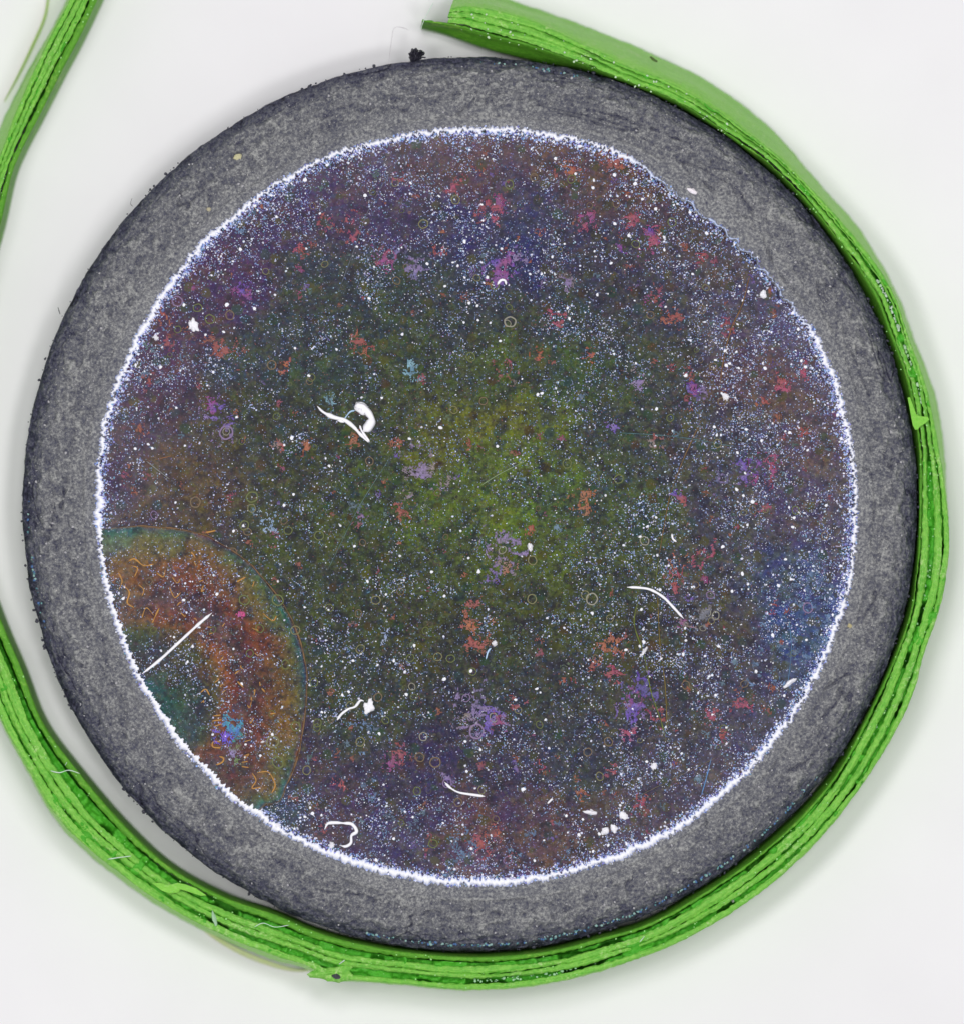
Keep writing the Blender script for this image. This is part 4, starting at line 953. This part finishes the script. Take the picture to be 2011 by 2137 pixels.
# shapes cannot share the attribute names by default: give the bulge its own
for nm in ('along', 'across'):
    a_ = o.data.attributes.new(nm, 'FLOAT', 'POINT')
    co = np.empty(len(o.data.vertices) * 3, np.float32); o.data.vertices.foreach_get('co', co)
    a_.data.foreach_set('value', co.reshape(-1, 3)[:, 0 if nm == 'along' else 1].copy() / S)
tag(lump(*px(702, 2037), .085, .055, -.2, .07, (66, 66, 74), 'dark_grain', seed=21, z=.05), 'dark grey grain sitting in the bulge at the bottom of the green strip', 'grain')
tag(lump(*px(1531, 1878), .06, .05, .6, .1, (214, 206, 214), 'glue_crumb', seed=22, z=-.25), 'pale pinkish glue crumb in the outer gap at the lower right of the strip', 'crumb')
tag(lump(*px(447, 1915), .045, .15, .25, .06, (170, 205, 170), 'clear_flake', seed=23, z=.02), 'translucent whitish flake lying across the lower left of the green strip', 'flake')
tag(lump(*px(1364, 121), .03, .09, 1.0, .02, (70, 96, 34), 'dirt_mark', seed=24, z=-.62), 'dark scuff of dirt on the glossy outer face near the top right', 'dirt')
# low translucent skirt of film peeping out beneath the strip
def skirt(pts, z0, z1, w0, label, colr):
    c_, s_ = catmull([px(*p) for p in pts], 160)
    t_ = np.gradient(c_, axis=0); t_ /= np.linalg.norm(t_, axis=1, keepdims=True)
    nn = np.stack([-t_[:, 1], t_[:, 0]], -1)
    u_ = np.linspace(0, 1, 160); w_ = w0 * np.sin(np.pi * u_) ** .6
    V_ = []
    for i in range(160):
        for k_ in range(5):
            V_.append((*(c_[i] + nn[i] * w_[i] * (k_ / 4 - .5)), z0 + (z1 - z0) * k_ / 4))
        for k_ in range(5):
            q_ = c_[i] + nn[i] * w_[i] * ((4 - k_) / 4 - .5)
            V_.append((q_[0], q_[1], z0 + (z1 - z0) * (4 - k_) / 4 - .05))
    f_ = gridfaces(160, 10)
    return mesh('backing_skirt', np.array(V_), f_, M_SKIRT, strip, attrs={'along': np.repeat(s_, 10), 'across': np.tile(np.arange(10) * .05, 160)})
skirt([(395, 1925), (440, 1962), (500, 1996), (560, 2020), (610, 2033), (650, 2034)], -1.86, -1.70, .11, '', 0)
skirt([(0, 205), (30, 150), (60, 88), (85, 30), (95, -20), (110, -80)], -1.86, -1.74, .06, '', 0)

# stray hairs
def hair(pts, r, label, col=(205, 225, 210)):
    return tag(tube('stray_hair', pts, r * .7, col, jitter=.3, seed=5, n=60), label, 'hair')
hair([(*px(105, 1608), .08), (*px(125, 1612), .12), (*px(145, 1607), .16), (*px(168, 1614), .1)], .014, 'short whitish hair poking out over the inner side of the strip, lower left')
hair([(*px(137, 1597), .10), (*px(141, 1590), .18)], .010, 'tiny upright hair beside the whitish hair, lower left')
hair([(*px(225, 1793), .08), (*px(250, 1789), .14), (*px(275, 1786), .1)], .013, 'fine pale hair lying across the outer layer, lower left')
hair([(*px(530, 1935), .07), (*px(550, 1926), .12), (*px(575, 1934), .14), (*px(605, 1930), .08)], .010, 'faint curly hair on the strip left of the bottom bulge')
hair([(*px(708, 2012), .06), (*px(720, 2003), .15)], .015, 'stubby pale bristle just above the bottom bulge')
hair([(*px(905, 4), -.1), (*px(895, 22), -.15), (*px(884, 44), -.2), (*px(878, 62), -.2)], .009, 'thin hair hanging off the cut end of the strip')
hair([(*px(855, 60), -.6), (*px(835, 53), -.7), (*px(822, 56), -.7), (*px(817, 80), -.7), (*px(811, 128), -.6)], .007, 'long hair fine as a cobweb left of the cut end, above the disc', (200, 196, 200))
hair([(*px(275, 412), -.3), (*px(272, 424), -.3), (*px(277, 430), -.4)], .006, 'hair thin dark curl off the upper left outer edge of the disc', (120, 118, 122))
hair([(*px(120, 640), .0 - .35), (*px(124, 655), -.4)], .010, 'tiny dark bristle at the left outer edge of the disc', (70, 70, 76))
hair([(*px(1344, 1953), .05), (*px(1334, 1965), .12)], .010, 'tiny pale bristle on the inner layer at the lower right of the strip')
